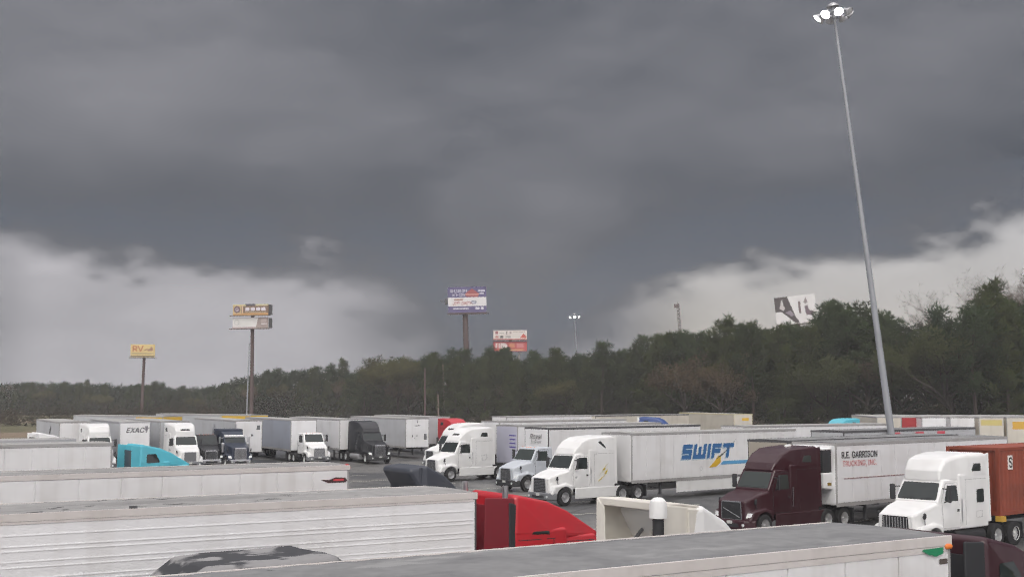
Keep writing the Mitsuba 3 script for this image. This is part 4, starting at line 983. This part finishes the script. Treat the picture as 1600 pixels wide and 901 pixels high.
# two stacked billboards
k = thing('billboard', 'double stacked billboard with brown top and white lower panel on a brown pole', 'billboard')
Ms = sign_frame(-69.3, 330.0, -14)
put(k, 'pole', P(cyl([0.2, 1.3, 0], [0, 1.3, 27.6], 0.52, 0.46, n=12), 40), 'pole_brown', Ms)
for z, c, nm in ((24.15, WHITE, 'lower_panel'), (27.65, flat((0.26, 0.17, 0.12)), 'upper_panel')):
    p = sign_panel(k, Ms, 10.2, 2.85, z, 0.0, c, part=nm)
    put(p, 'back_box', P(bx(-5.1, 5.1, 0.4, 2.6, z + 0.1, z + 2.75), False), 'rail_dark', Ms)
    put(p, 'catwalk', P(cat(bx(-5.7, 5.7, -0.75, 0.0, z - 0.22, z - 0.12), bx(-5.7, 5.7, -0.78, -0.74, z - 0.3, z - 0.1)), False), 'pole_brown', Ms)
    if nm == 'upper_panel':
        sign_plate(p, Ms, sbox(-5.1, z, 5.1, z + 0.55), 0, flat((0.62, 0.36, 0.14)))
        sign_plate(p, Ms, sbox(-5.1, z + 2.45, 5.1, z + 2.85), 0, flat((0.66, 0.60, 0.36)))
        sign_plate(p, Ms, sbox(-5.1, z + 0.4, -2.6, z + 2.6), 0, flat((0.64, 0.50, 0.26)), 0.03)
        sign_plate(p, Ms, Point(-3.85, z + 1.5).buffer(0.95), 0, flat((0.20, 0.12, 0.14)), 0.045)
        sign_text(p, Ms, 'G', -4.35, z + 1.05, 0.9, flat((0.72, 0.66, 0.70)), 0.06)
        sign_plate(p, Ms, sbox(-2.45, z + 0.5, -2.15, z + 2.7), 0, flat((0.74, 0.52, 0.36)), 0.045)
        for q in (-1.5, 0.1, 1.6, 3.1):
            sign_plate(p, Ms, rpoly([(q, z + 1.15), (q + 1.2, z + 1.15), (q + 1.2, z + 2.0), (q, z + 2.0)], 0.1), 0, flat((0.78, 0.74, 0.80)), 0.03)
        sign_plate(p, Ms, sbox(-1.5, z + 0.75, 4.6, z + 0.9), 0, flat((0.55, 0.45, 0.30)), 0.03)
        sign_plate(p, Ms, sbox(-1.4, z + 2.4, 1.4, z + 2.95), 0, flat((0.10, 0.09, 0.10)), 0.03)
    else:
        sign_plate(p, Ms, [(1.6, z), (5.1, z), (5.1, z + 2.85), (2.3, z + 2.85)], 0, flat((0.38, 0.31, 0.29)))
        sign_plate(p, Ms, sbox(-5.1, z, 1.6, z + 0.35), 0, flat((0.52, 0.40, 0.40)), 0.026)
        sign_plate(p, Ms, Point(-3.9, z + 1.6).buffer(0.75).difference(Point(-3.9, z + 1.6).buffer(0.6)), 0, flat((0.42, 0.42, 0.42)))
        sign_plate(p, Ms, sbox(3.1, z + 0.95, 4.8, z + 1.3), 0, flat((0.66, 0.62, 0.62)), 0.03)
        sign_plate(p, Ms, rpoly([(2.9, z + 1.6), (4.7, z + 1.6), (4.6, z + 2.4), (3.3, z + 2.5)], 0.1), 0, flat((0.52, 0.44, 0.42)), 0.03)

# tall purple and white billboard
k = thing('billboard', 'tall purple and white billboard lettered in red on a single brown pole', 'billboard')
Ms = sign_frame(-11.35, 340.0, 4, -1.6)
put(k, 'pole', P(cyl([-0.4, 1.0, 0], [-0.6, 1.0, 30.5], 0.85, 0.72, n=16), 40), 'pole_brown', Ms)
p = sign_panel(k, Ms, 10.5, 7.0, 29.0, 0.0, flat((0.13, 0.11, 0.24)))
put(k, 'back_frame', P(cat(bx(-5.0, 5.0, 0.4, 1.0, 29.3, 35.6), bx(-7.4, -5.0, 0.5, 0.7, 32.1, 32.35), bx(-6.0, -5.2, 0.3, 1.2, 31.4, 32.9)), False), 'rail_dark', Ms)
put(k, 'catwalk', P(cat(bx(-5.6, 5.8, -0.9, 0.6, 28.55, 28.72), bx(-5.3, 5.3, -0.25, 0.0, 28.75, 29.0)), False), 'pole_brown', Ms)
sign_plate(p, Ms, sbox(-5.25, 30.75, 5.25, 33.15), 0, flat((0.80, 0.78, 0.78)))
sign_text(p, Ms, '$15,000 OFF', -4.6, 34.55, 0.75, flat((0.75, 0.72, 0.80)), wide=0.72)
sign_text(p, Ms, 'on F-150s', -4.1, 33.55, 0.70, flat((0.75, 0.72, 0.80)), wide=0.72)
sign_plate(p, Ms, Polygon([(-0.3, 33.3), (3.0, 33.2), (3.2, 34.2), (2.4, 34.8), (1.4, 35.5), (0.4, 34.9), (-0.4, 34.3)]), 0, flat((0.40, 0.10, 0.10)), 0.03)
sign_plate(p, Ms, sbox(-0.5, 33.75, 3.3, 34.15), 0, flat((0.62, 0.30, 0.26)), 0.05)
for q in ((3.0, 34.7, 4.9, 35.1), (3.4, 34.0, 4.6, 34.4)):
    sign_plate(p, Ms, sbox(*q), 0, flat((0.70, 0.68, 0.78)), 0.03)
sign_text(p, Ms, 'JEFF SMITH', -4.0, 31.15, 0.85, flat((0.42, 0.10, 0.08)), 0.05, wide=0.78)
sign_plate(p, Ms, sbox(-3.6, 32.35, -1.1, 32.75), 0, flat((0.40, 0.20, 0.16)), 0.04)
sign_plate(p, Ms, affinity.scale(Point(1.75, 31.75).buffer(0.8), 1.0, 0.62), 0, flat((0.16, 0.17, 0.26)), 0.04)
sign_plate(p, Ms, affinity.scale(Point(1.75, 31.75).buffer(0.6), 1.0, 0.5), 0, flat((0.55, 0.56, 0.62)), 0.055)
sign_plate(p, Ms, sbox(-3.9, 29.95, 0.4, 30.25), 0, flat((0.70, 0.68, 0.74)), 0.03)
sign_plate(p, Ms, sbox(2.2, 29.8, 3.3, 30.4), 0, flat((0.74, 0.72, 0.78)), 0.03)
sign_plate(p, Ms, sbox(3.7, 29.8, 4.5, 30.4), 0, flat((0.74, 0.72, 0.78)), 0.03)

# red and white pair behind the trees
k = thing('billboard', 'double stacked red and white billboard half sunk behind the trees', 'billboard')
Ms = sign_frame(-0.6, 400.0, -4)
put(k, 'pole', P(cyl([0, 1.2, 0], [0, 1.2, 26], 0.6, 0.5, n=12), 40), 'pole_brown', Ms)
for z, c, nm in ((20.6, flat((0.55, 0.10, 0.10)), 'lower_panel'), (24.2, flat((0.76, 0.70, 0.66)), 'upper_panel')):
    p = sign_panel(k, Ms, 10.8, 3.1, z, 0.0, c, part=nm)
    put(p, 'back_box', P(bx(-5.5, 5.3, 0.4, 2.2, z + 0.1, z + 3.0), False), 'pole_brown', Ms)
    put(p, 'catwalk', P(bx(-5.6, 5.6, -0.8, 0.0, z - 0.30, z - 0.16), False), 'pole_brown', Ms)
    if nm == 'upper_panel':
        sign_plate(p, Ms, sbox(-5.4, z, 5.4, z + 0.35), 0, flat((0.50, 0.14, 0.12)))
        for q, cc in (((-4.8, 1.9, -3.9, 2.8), (0.35, 0.12, 0.14)), ((-4.8, 0.6, -3.7, 1.3), (0.55, 0.25, 0.22)), ((-3.2, 0.6, -2.2, 1.4), (0.15, 0.13, 0.13)), ((-1.5, 0.6, 0.2, 1.4), (0.45, 0.42, 0.40)),
                      ((-1.3, 1.8, -0.9, 2.8), (0.25, 0.2, 0.2)), ((-0.2, 1.9, 0.4, 2.7), (0.4, 0.3, 0.3)), ((0.8, 2.5, 4.8, 2.75), (0.5, 0.4, 0.36)), ((-3.4, 2.0, -2.0, 2.3), (0.5, 0.48, 0.44))):
            sign_plate(p, Ms, sbox(q[0], z + q[1], q[2], z + q[3]), 0, flat(cc), 0.03)
        sign_plate(p, Ms, [(3.2, z + 0.6), (5.2, z + 0.6), (5.2, z + 1.2), (4.2, z + 2.0), (3.6, z + 1.2)], 0, flat((0.60, 0.12, 0.09)), 0.03)
    else:
        for q in (-4.7, -3.7):
            sign_plate(p, Ms, sbox(q, z + 1.0, q + 0.6, z + 2.6), 0, flat((0.76, 0.62, 0.60)), 0.03)
        sign_plate(p, Ms, [(-3.0, z + 0.9), (-0.8, z + 0.9), (-0.8, z + 1.8), (-1.6, z + 2.6), (-3.0, z + 2.6)], 0, flat((0.76, 0.66, 0.64)), 0.03)
        sign_plate(p, Ms, sbox(-0.2, z + 1.1, 1.4, z + 2.5), 0, flat((0.66, 0.26, 0.14)), 0.03)
        sign_plate(p, Ms, sbox(2.1, z + 1.1, 4.3, z + 2.5), 0, flat((0.66, 0.24, 0.24)), 0.03)
        sign_plate(p, Ms, sbox(-3.8, z + 0.2, 4.2, z + 0.6), 0, flat((0.70, 0.42, 0.20)), 0.03)
        put(k, 'strut', P(cat(bx(-4.4, -4.0, 0.5, 0.9, 17.0, z), bx(2.6, 3.0, 0.5, 0.9, 17.0, z)), False), 'panel_tan', Ms)

# black and white board at the right
k = thing('billboard', 'black and white billboard half covered by tree tops on the right', 'billboard')
Ms = sign_frame(54.6, 230.0, -14, -5.5)
put(k, 'pole', P(cyl([0, 1.2, 0], [0, 1.2, 22], 0.6, 0.5, n=12), 40), 'pole_brown', Ms)
p = sign_panel(k, Ms, 7.4, 5.1, 19.8, 0.0, flat((0.83, 0.81, 0.80)))
put(p, 'back_box', P(bx(-3.7, 3.7, 0.4, 2.3, 20.0, 24.8), False), 'rail_dark', Ms)
put(p, 'catwalk', P(bx(-3.9, 3.9, -0.8, 0.0, 19.5, 19.66), False), 'pole_brown', Ms)
dk = flat((0.10, 0.085, 0.085))
sign_plate(p, Ms, [(-3.7, 22.2), (-3.7, 24.9), (-1.3, 24.9), (-0.2, 21.2), (0.5, 19.9), (-0.3, 19.9), (-1.0, 20.6), (-2.6, 22.2)], 0, dk)
sign_plate(p, Ms, [(-2.7, 23.3), (-2.45, 24.4), (-2.2, 24.4), (-2.15, 23.3), (-1.85, 22.8), (-2.2, 22.35), (-2.7, 22.6), (-2.95, 22.9)], 0, flat((0.62, 0.58, 0.57)), 0.035)
sign_plate(p, Ms, [(-2.0, 22.0), (-0.9, 22.3), (-0.3, 21.3), (-0.9, 21.2)], 0, flat((0.32, 0.28, 0.32)), 0.035)
sign_plate(p, Ms, sbox(0.55, 21.6, 0.95, 23.8), 0, flat((0.22, 0.17, 0.17)), 0.03)
sign_plate(p, Ms, [(1.5, 23.6), (2.0, 24.5), (2.3, 23.5), (1.9, 23.2)], 0, flat((0.34, 0.29, 0.29)), 0.03)
sign_plate(p, Ms, [(1.6, 22.8), (2.2, 23.0), (2.4, 22.0), (3.2, 21.8), (3.0, 21.0), (1.8, 21.2)], 0, flat((0.20, 0.15, 0.17)), 0.03)

# ------------------------------------------------------------------ trees


def ribbon_tube(pts, radii, n=5):
    p = np.asarray(pts, float)
    t = np.gradient(p, axis=0)
    t /= np.linalg.norm(t, axis=1, keepdims=True) + 1e-9
    a = np.cross(t, np.where(np.abs(t[:, 2:]) < 0.9, [0, 0, 1.0], [1.0, 0, 0]))
    a /= np.linalg.norm(a, axis=1, keepdims=True) + 1e-9
    b, w = np.cross(t, a), np.arange(n) * 2 * math.pi / n
    v = p[:, None] + np.asarray(radii)[:, None, None] * (np.cos(w)[None, :, None] * a[:, None] + np.sin(w)[None, :, None] * b[:, None])
    i, j = np.meshgrid(np.arange(len(p) - 1), np.arange(n), indexing='ij')
    q = np.stack([i * n + j, i * n + (j + 1) % n, (i + 1) * n + (j + 1) % n, (i + 1) * n + j], -1).reshape(-1, 4)
    return v.reshape(-1, 3), np.vstack([q[:, [0, 1, 2]], q[:, [0, 2, 3]]])


def join(parts):
    vs, fs, at = [], [], 0
    for v, f in parts:
        vs.append(v)
        fs.append(f + at)
        at += len(v)
    return np.vstack(vs), np.vstack(fs)


def unit(r, n):
    d = r.normal(size=(n, 3))
    return d / np.linalg.norm(d, axis=1, keepdims=True)


def leaves(r, centres, n, spread, length, width, up=0.3):
    """Narrow leaf triangles scattered about each centre, pointing outwards from it."""
    c = np.repeat(centres, n, axis=0)
    d = unit(r, len(c))
    d[:, 2] += up
    d /= np.linalg.norm(d, axis=1, keepdims=True)
    base = c + d * (r.random((len(c), 1)) ** 0.6 * spread)
    side = np.cross(d, unit(r, len(c)))
    side /= np.linalg.norm(side, axis=1, keepdims=True) + 1e-9
    L = length * (0.6 + 0.8 * r.random((len(c), 1)))
    v = np.stack([base + side * width * 0.5, base - side * width * 0.5, base + d * L], 1).reshape(-1, 3)
    return v, np.arange(len(v)).reshape(-1, 3)


def foliage(v, f, centres, per, col, heart=None):
    """Leaf mesh whose shading follows the rounded clumps rather than each flat leaf; heart: the crown's middle for each centre."""
    c = np.repeat(centres, per * 3, axis=0)
    n = (v - c) * 0.8
    if heart is not None:
        h = np.repeat(centres - heart, per * 3, axis=0)
        n = n + 0.9 * h / (np.linalg.norm(h, axis=1, keepdims=True) + 1e-9)
    n[:, 2] += 0.35
    n /= np.linalg.norm(n, axis=1, keepdims=True) + 1e-9
    path = meshkit.write_ply((v, f), False, None, col, normals=n)
    return {'type': 'ply', 'filename': path, 'face_normals': False, 'bsdf': {'type': 'ref', 'id': 'leaf'}}


def make_pine(seed, shape):
    """Unit pine, 16 m tall: (trunk shape, crown shape)."""
    r = np.random.default_rng(seed)
    H = 16.0
    bend = r.normal(size=2) * 0.5
    zz = np.linspace(0, H * 0.97, 9)
    tp = np.stack([bend[0] * (zz / H) ** 2 + 0.12 * np.sin(zz * 0.7 + seed), bend[1] * (zz / H) ** 2, zz], 1)
    parts = [ribbon_tube(tp, 0.24 * (1 - zz / H) ** 0.8 + 0.03, 6)]
    low, wide, n = {'round': (0.36, 3.3, 44), 'slim': (0.30, 2.2, 40), 'ragged': (0.45, 3.0, 30), 'full': (0.12, 3.2, 60)}[shape]
    centres, cols = [], []
    for i in range(n):
        f = low + (1 - low) * ((i + r.random()) / n) ** 0.85
        u = (f - low) / (1 - low)
        if shape == 'round':
            reach = wide * (0.45 + 0.75 * math.sin(math.pi * min(1, u * 0.85 + 0.12))) * (1.05 - 0.72 * u ** 2.2)
        elif shape == 'ragged':
            reach = wide * (0.6 + 0.6 * r.random()) * (1.05 - 0.75 * u ** 2)
        elif shape == 'full':
            reach = wide * (1.05 - 0.85 * u ** 1.3)
        else:
            reach = wide * (1.1 - 0.9 * u)
        reach *= 0.75 + 0.5 * r.random()
        a = i * 2.4 + r.random() * 0.9
        o = np.array([np.interp(f * H, zz, tp[:, 0]), np.interp(f * H, zz, tp[:, 1]), f * H * 0.97])
        rise = (0.12 + 0.75 * u) * reach * (0.6 + 0.5 * r.random())
        e = o + [math.cos(a) * reach, math.sin(a) * reach, rise]
        mid = (o + e) / 2 + [0, 0, -0.12 * reach]
        parts.append(ribbon_tube([o, mid, e], [0.06 * (1.2 - u), 0.035, 0.012], 3))
        m = max(2, int(2 + reach * 1.9))
        s = 0.35 + 0.65 * (np.arange(m) + r.random(m)) / m
        q = np.where(s[:, None] < 0.5, o + (mid - o) * s[:, None] * 2, mid + (e - mid) * (s[:, None] * 2 - 1))
        q = q + r.normal(size=(m, 3)) * [0.30, 0.30, 0.20]
        centres.append(q)
        cols.append(np.full(m, 0.72 + 0.56 * r.random()))
    top = tp[-1] + r.normal(size=(5, 3)) * [0.35, 0.35, 0.4]
    centres.append(top)
    cols.append(np.full(5, 1.1))
    centres, cols = np.vstack(centres), np.concatenate(cols)
    per = 17
    v, f = leaves(r, centres, per, 0.52, 0.55, 0.20, 0.35)
    col = np.repeat(cols * (0.85 + 0.3 * r.random(len(cols))), per * 3)
    warm = np.repeat(0.5 * r.random(len(cols)) + 0.5 * r.random(), per * 3)
    tint = PINE[shape]
    c = np.clip(np.array(tint)[None] * col[:, None] * (1 + np.stack([0.25 * warm, 0.10 * warm, -0.1 * warm], 1)), 0, 1)
    tv, tf = join(parts)
    heart = np.column_stack([np.interp(centres[:, 2], zz, tp[:, 0]), np.interp(centres[:, 2], zz, tp[:, 1]), centres[:, 2] - 0.8])
    return (mikit.ply((tv, tf), 'bark', color=np.tile([0.060, 0.046, 0.038], (len(tv), 1))), foliage(v, f, centres, per, c, heart))


PINE = {'round': (0.035, 0.053, 0.026), 'slim': (0.031, 0.050, 0.029), 'ragged': (0.039, 0.053, 0.026), 'full': (0.044, 0.058, 0.024)}


def make_broad(seed, tint, dens=1.0, height=12.0):
    """Broad crowned tree in early leaf."""
    r = np.random.default_rng(seed)
    parts, cent = [], []

    def grow(p, d, length, rad, level):
        q = p + d * length
        mid = (p + q) / 2 + r.normal(size=3) * 0.05 * length
        parts.append(ribbon_tube([p, mid, q], [rad, rad * 0.8, rad * 0.6], 5 if level < 2 else 3))
        if level >= 2:
            cent.append(q)
            cent.append(mid)
        if level < 4:
            for _ in range(3 if level else 5):
                e = d * 0.75 + unit(r, 1)[0] * 0.75
                e[2] = abs(e[2]) * 0.6 + 0.25
                grow(q - d * length * 0.25 * r.random(), e / np.linalg.norm(e), length * (0.62 + 0.2 * r.random()), rad * 0.58, level + 1)
    grow(np.zeros(3), np.array([0.03, 0.02, 1.0]), height * 0.30, 0.22, 0)
    cent = np.array(cent)
    s = height / cent[:, 2].max()
    cent = cent * s
    parts = [(v * s, f) for v, f in parts]
    k = max(1, int(17 * dens))
    v, f = leaves(r, cent, k, 0.85, 0.32, 0.22, 0.0)
    lum = np.repeat(0.7 + 0.6 * meshkit.noise(cent * 0.8, seed), k * 3)
    c = np.clip(np.array(tint)[None] * lum[:, None] * (0.85 + 0.3 * np.repeat(r.random(len(v) // 3), 3))[:, None], 0, 1)
    tv, tf = join(parts)
    return (mikit.ply((tv, tf), 'bark', color=np.tile([0.050, 0.040, 0.033], (len(tv), 1))), foliage(v, f, cent, k, c, np.array([[0, 0, height * 0.55]])))


def make_bare(seed, height=20.0):
    """Leafless tree with fine reddish twigs."""
    r = np.random.default_rng(seed)
    parts, cent = [], []

    def grow(p, d, length, rad, level):
        q = p + d * length
        mid = (p + q) / 2 + r.normal(size=3) * 0.04 * length
        parts.append(ribbon_tube([p, mid, q], [rad, rad * 0.8, rad * 0.62], 4 if level < 2 else 3))
        if level >= 3:
            cent.append(q)
        if level < 5:
            for _ in range(3 if level < 4 else 2):
                e = d * 0.95 + unit(r, 1)[0] * 0.6
                e[2] = abs(e[2]) * 0.8 + 0.2
                grow(q - d * length * 0.3 * r.random(), e / np.linalg.norm(e), length * (0.60 + 0.2 * r.random()), rad * 0.56, level + 1)
    grow(np.zeros(3), np.array([0.02, -0.02, 1.0]), height * 0.36, 0.20, 0)
    cent = np.array(cent)
    s = height / cent[:, 2].max()
    parts = [(v * s, f) for v, f in parts]
    v, f = leaves(r, cent * s, 5, 0.35, 0.55, 0.045, 0.4)
    c = np.tile([0.15, 0.105, 0.085], (len(v), 1)) * (0.7 + 0.6 * np.repeat(r.random(len(v) // 3), 3))[:, None]
    tv, tf = join(parts)
    return (mikit.ply((tv, tf), 'bark', color=np.tile([0.13, 0.105, 0.09], (len(tv), 1))), mikit.ply((v, f), 'leaf', color=c))


KIND = ['round crowned', 'broad topped', 'narrow', 'ragged', 'full skirted', 'dense headed', 'thin limbed', 'bushy']
PINES = [make_pine(1, 'round'), make_pine(2, 'round'), make_pine(3, 'slim'), make_pine(4, 'ragged'), make_pine(5, 'full'), make_pine(6, 'round'), make_pine(7, 'ragged'), make_pine(8, 'full')]
OLIVE = [make_broad(21, (0.085, 0.082, 0.034), 1.0), make_broad(22, (0.058, 0.066, 0.030), 1.2)]
BROWN = [make_broad(23, (0.100, 0.074, 0.048), 0.6)]
BARE = [make_bare(31), make_bare(32)]
HGT = {**{id(p): 16.3 for p in PINES}, **{id(p): 12.4 for p in OLIVE + BROWN}, **{id(p): 20.2 for p in BARE}}

# control points of the forest edge: x, y, tree height
LINE = np.array([(-185, 372, 10.3), (-152, 370, 10.1), (-131, 365, 10.7), (-111, 360, 9.5), (-101, 355, 9.6), (-92, 352, 7.2), (-80, 340, 8.8), (-65.6, 322, 12.6), (-51, 310, 13.7), (-37, 300, 12.2), (-27.7, 270, 14.1), (-12.8, 250, 15.4),
                 (-2.5, 240, 13.9), (5.9, 230, 14.4), (16.5, 215, 15.4), (23, 205, 16.3), (29, 190, 16.1), (32, 180, 17.8), (36, 175, 17.5), (41.5, 165, 18.1), (46, 160, 17.6), (49, 158, 15.8), (51.5, 150, 18.2), (55, 147, 18.0), (59.5, 146, 16.7), (70, 146, 16.9)], float)
LINE[:, :2] *= LOT
LINE[:, 2] = CAM_H + (LINE[:, 2] - 6.1) * LOT
seg = np.r_[0, np.cumsum(np.linalg.norm(np.diff(LINE[:, :2], axis=0), axis=1))]


def tree(model, x, y, h, kind, label, group, squeeze=1.0):
    k = thing(kind, label, 'tree', group)
    s = h / HGT[id(model)]
    w = s * squeeze * (0.92 + 0.3 * rng.random())
    M = T().translate([x, y, 0]).rotate([0, 0, 1], rng.random() * 360).scale([w, w, s])
    for nm, sh in (('trunk', model[0]), ('crown', model[1])):
        scene[f'{k}__{nm}'] = {**sh, 'to_world': M}


def zone(x):
    return 'on the far left' if x < -60 else ('in the middle distance' if x < 5 else 'on the right')


for row, (step, back, hs) in enumerate(((4.7, 0.0, 0.93), (5.6, 5.5, 1.0), (6.8, 11.5, 1.04))):
    t = row * 1.7
    while t < seg[-1]:
        x, y, h = (np.interp(t, seg, LINE[:, i]) for i in range(3))
        a = max(0, int(np.searchsorted(seg, t) - 1))
        d = LINE[a + 1, :2] - LINE[a, :2]
        d /= np.linalg.norm(d)
        nx, ny = (-d[1], d[0]) if -d[1] * x + d[0] * y > 0 else (d[1], -d[0])
        o = back + rng.normal() * 1.4
        px, py = x + nx * o + d[0] * rng.normal() * 0.9, y + ny * o + d[1] * rng.normal() * 0.9
        hh = h * hs * (0.74 + 0.34 * rng.random() ** 0.8)
        if 0.208 < px / py < 0.242:                      # the board on the right is seen over lower trees here
            hh = min(hh, 5.7 + 118 / 1950 * py)
        c = rng.random()
        if c < 0.08 and row == 0:
            tree(OLIVE[0], px, py, hh * 0.78, 'broadleaf_tree', f'olive green broadleaf tree at the forest edge {zone(px)}', f'broadleaf trees {zone(px)}')
        elif c < 0.13 and row < 2:
            tree(BROWN[0], px, py, hh * 0.80, 'budding_tree', f'brownish budding tree among the pines {zone(px)}', f'budding trees {zone(px)}')
        elif c < 0.21 and row < 2:
            tree(OLIVE[1], px, py, hh * 0.85, 'broadleaf_tree', f'dark green broadleaf tree among the pines {zone(px)}', f'dark broadleaf trees {zone(px)}')
        else:
            pi = int(rng.choice((4, 7, 4, 7, 0, 1, 5, 3))) if row == 0 else int(rng.integers(len(PINES)))
            where = ('at the forest edge', 'just behind the forest edge', 'deep in the forest')[row]
            tree(PINES[pi], px, py, hh, 'pine_tree', f'{KIND[pi]} dark green pine {where} {zone(px)}', f'{KIND[pi]} pines {where} {zone(px)}')
        t += step * (0.75 + 0.5 * rng.random()) * (1.35 if x < -60 else 1.0)
tree(PINES[0], 50.0, 194, 20.8, 'pine_tree', 'tall round crowned pine standing before the right half of the black and white billboard', None)
for x, y, h in ((79.5, 187, 26.6), (84.0, 185, 27.4), (76.0, 186, 25.4), (72.5, 188, 23.8), (81.0, 192, 27.0), (77.5, 183, 25.4), (86.0, 183, 26.2), (74.5, 184, 24.6), (83.0, 189, 26.6), (88.0, 190, 27.0), (67.5, 190, 22.6)):
    tree(BARE[rng.integers(2)], x, y, h, 'bare_tree', 'leafless pale tree rising over the forest at the right edge', 'bare trees at the right edge', 0.9)
for x, y, h in ((-165.0, 413, 10.9), (-158.0, 417, 10.4), (-100, 402, 7.3), (-94, 394, 7.4)):
    tree(BARE[0], x, y, h, 'bare_tree', 'brownish bare tree in the far left tree line', 'bare trees on the far left')
tree(BROWN[0], 28.0, 205, 12.6, 'budding_tree', 'pale brown budding tree in front of the pines, right of centre', 'pale budding trees right of centre')
tree(BROWN[0], 32.5, 196, 11.6, 'budding_tree', 'pale brown budding tree in front of the pines, right of centre', 'pale budding trees right of centre')
tree(OLIVE[0], -26.3, 291, 15.6, 'broadleaf_tree', 'yellow green topped tree just left of the tall purple billboard', None)

# thicket under the forest edge and the far woods behind it
r = np.random.default_rng(77)
t = r.random(2600) * seg[-1]
bxs = np.stack([np.interp(t, seg, LINE[:, i]) for i in range(2)], 1)
dirn = bxs / np.linalg.norm(bxs, axis=1, keepdims=True)
bxs = bxs + dirn * (r.random((len(t), 1)) ** 1.5 * 20 - 3.5)
cent = np.column_stack([bxs, 0.3 + r.random(len(t)) ** 1.6 * 4.2])
v, f = leaves(r, cent, 26, 1.25, 0.50, 0.26, 0.3)
tone = np.repeat(r.random(len(t)), 26 * 3)[:, None]
c = np.array([0.034, 0.042, 0.025]) * (1 - tone) + np.array([0.058, 0.050, 0.034]) * tone
scene['thicket'] = foliage(v, f, cent, 26, c)
labels['thicket'] = {'kind': 'stuff', 'label': 'dark brushy undergrowth along the foot of the forest', 'category': 'bushes'}

r = np.random.default_rng(80)
cent = np.column_stack([-190 + 125 * r.random(520), 262 + 14 * r.random(520), 0.3 + 2.9 * r.random(520) ** 1.3])
v, f = leaves(r, cent, 24, 1.3, 0.6, 0.3, 0.3)
tone = np.repeat(meshkit.noise(cent * 0.12, 9), 24 * 3)[:, None]
scene['roadside_brush'] = foliage(v, f, cent, 24, np.array([0.036, 0.040, 0.026]) * (1 - tone) + np.array([0.080, 0.058, 0.042]) * tone)
labels['roadside_brush'] = {'kind': 'stuff', 'label': 'dark low brush along the field at the far left', 'category': 'bushes'}

r = np.random.default_rng(78)
n = 1500
t = r.random(n) * seg[-1]
p2 = np.stack([np.interp(t, seg, LINE[:, i]) for i in range(3)], 1)
dirn = p2[:, :2] / np.linalg.norm(p2[:, :2], axis=1, keepdims=True)
p2[:, :2] += dirn * (18 + 26 * r.random((n, 1)))
cent = np.repeat(np.column_stack([p2[:, :2], np.zeros(n)]), 9, axis=0)
hz = np.repeat(p2[:, 2], 9) * (0.10 + 0.80 * r.random(n * 9))
cent = cent + r.normal(size=cent.shape) * [1.6, 1.6, 0]
cent[:, 2] = hz
v, f = leaves(r, cent, 14, 1.0, 0.8, 0.42, 0.2)
tone = np.repeat(meshkit.noise(cent * 0.25, 5), 14 * 3)[:, None]
c = np.array([0.028, 0.041, 0.024]) * (1 - tone) + np.array([0.040, 0.050, 0.028]) * tone
scene['deep_woods'] = foliage(v, f, cent, 14, c)
labels['deep_woods'] = {'kind': 'stuff', 'label': 'dense woods closing the view behind the first rows of trees', 'category': 'woods'}

r = np.random.default_rng(79)
n = 700
cent = np.column_stack([-330 + 420 * r.random(n), 560 + 60 * r.random(n), np.zeros(n)])
cent = np.repeat(cent, 8, axis=0) + r.normal(size=(n * 8, 3)) * [2.5, 2.5, 0]
cent[:, 2] = 9.5 * r.random(n * 8) ** 0.8 * np.repeat(0.7 + 0.3 * r.random(n), 8)
v, f = leaves(r, cent, 12, 1.6, 1.3, 0.7, 0.2)
tone = np.repeat(r.random(len(cent)), 12 * 3)[:, None]
c = np.array([0.040, 0.048, 0.036]) * (1 - tone) + np.array([0.085, 0.070, 0.058]) * tone
scene['far_woods'] = foliage(v, f, cent, 12, c)
labels['far_woods'] = {'kind': 'stuff', 'label': 'hazy brown and green woods far off in the gap at the left', 'category': 'woods'}

# ------------------------------------------------------------------ air
scene['haze_air'] = {'type': 'homogeneous', 'albedo': 0.95, 'sigma_t': 0.00040}
scene['haze'] = {'type': 'cube', 'to_world': T().translate([0, 330, 34.5]).scale([420, 400, 36]), 'bsdf': {'type': 'null'}, 'interior': {'type': 'ref', 'id': 'haze_air'}}
labels['haze'] = {'kind': 'stuff', 'label': 'thin rain haze in the air', 'category': 'haze'}
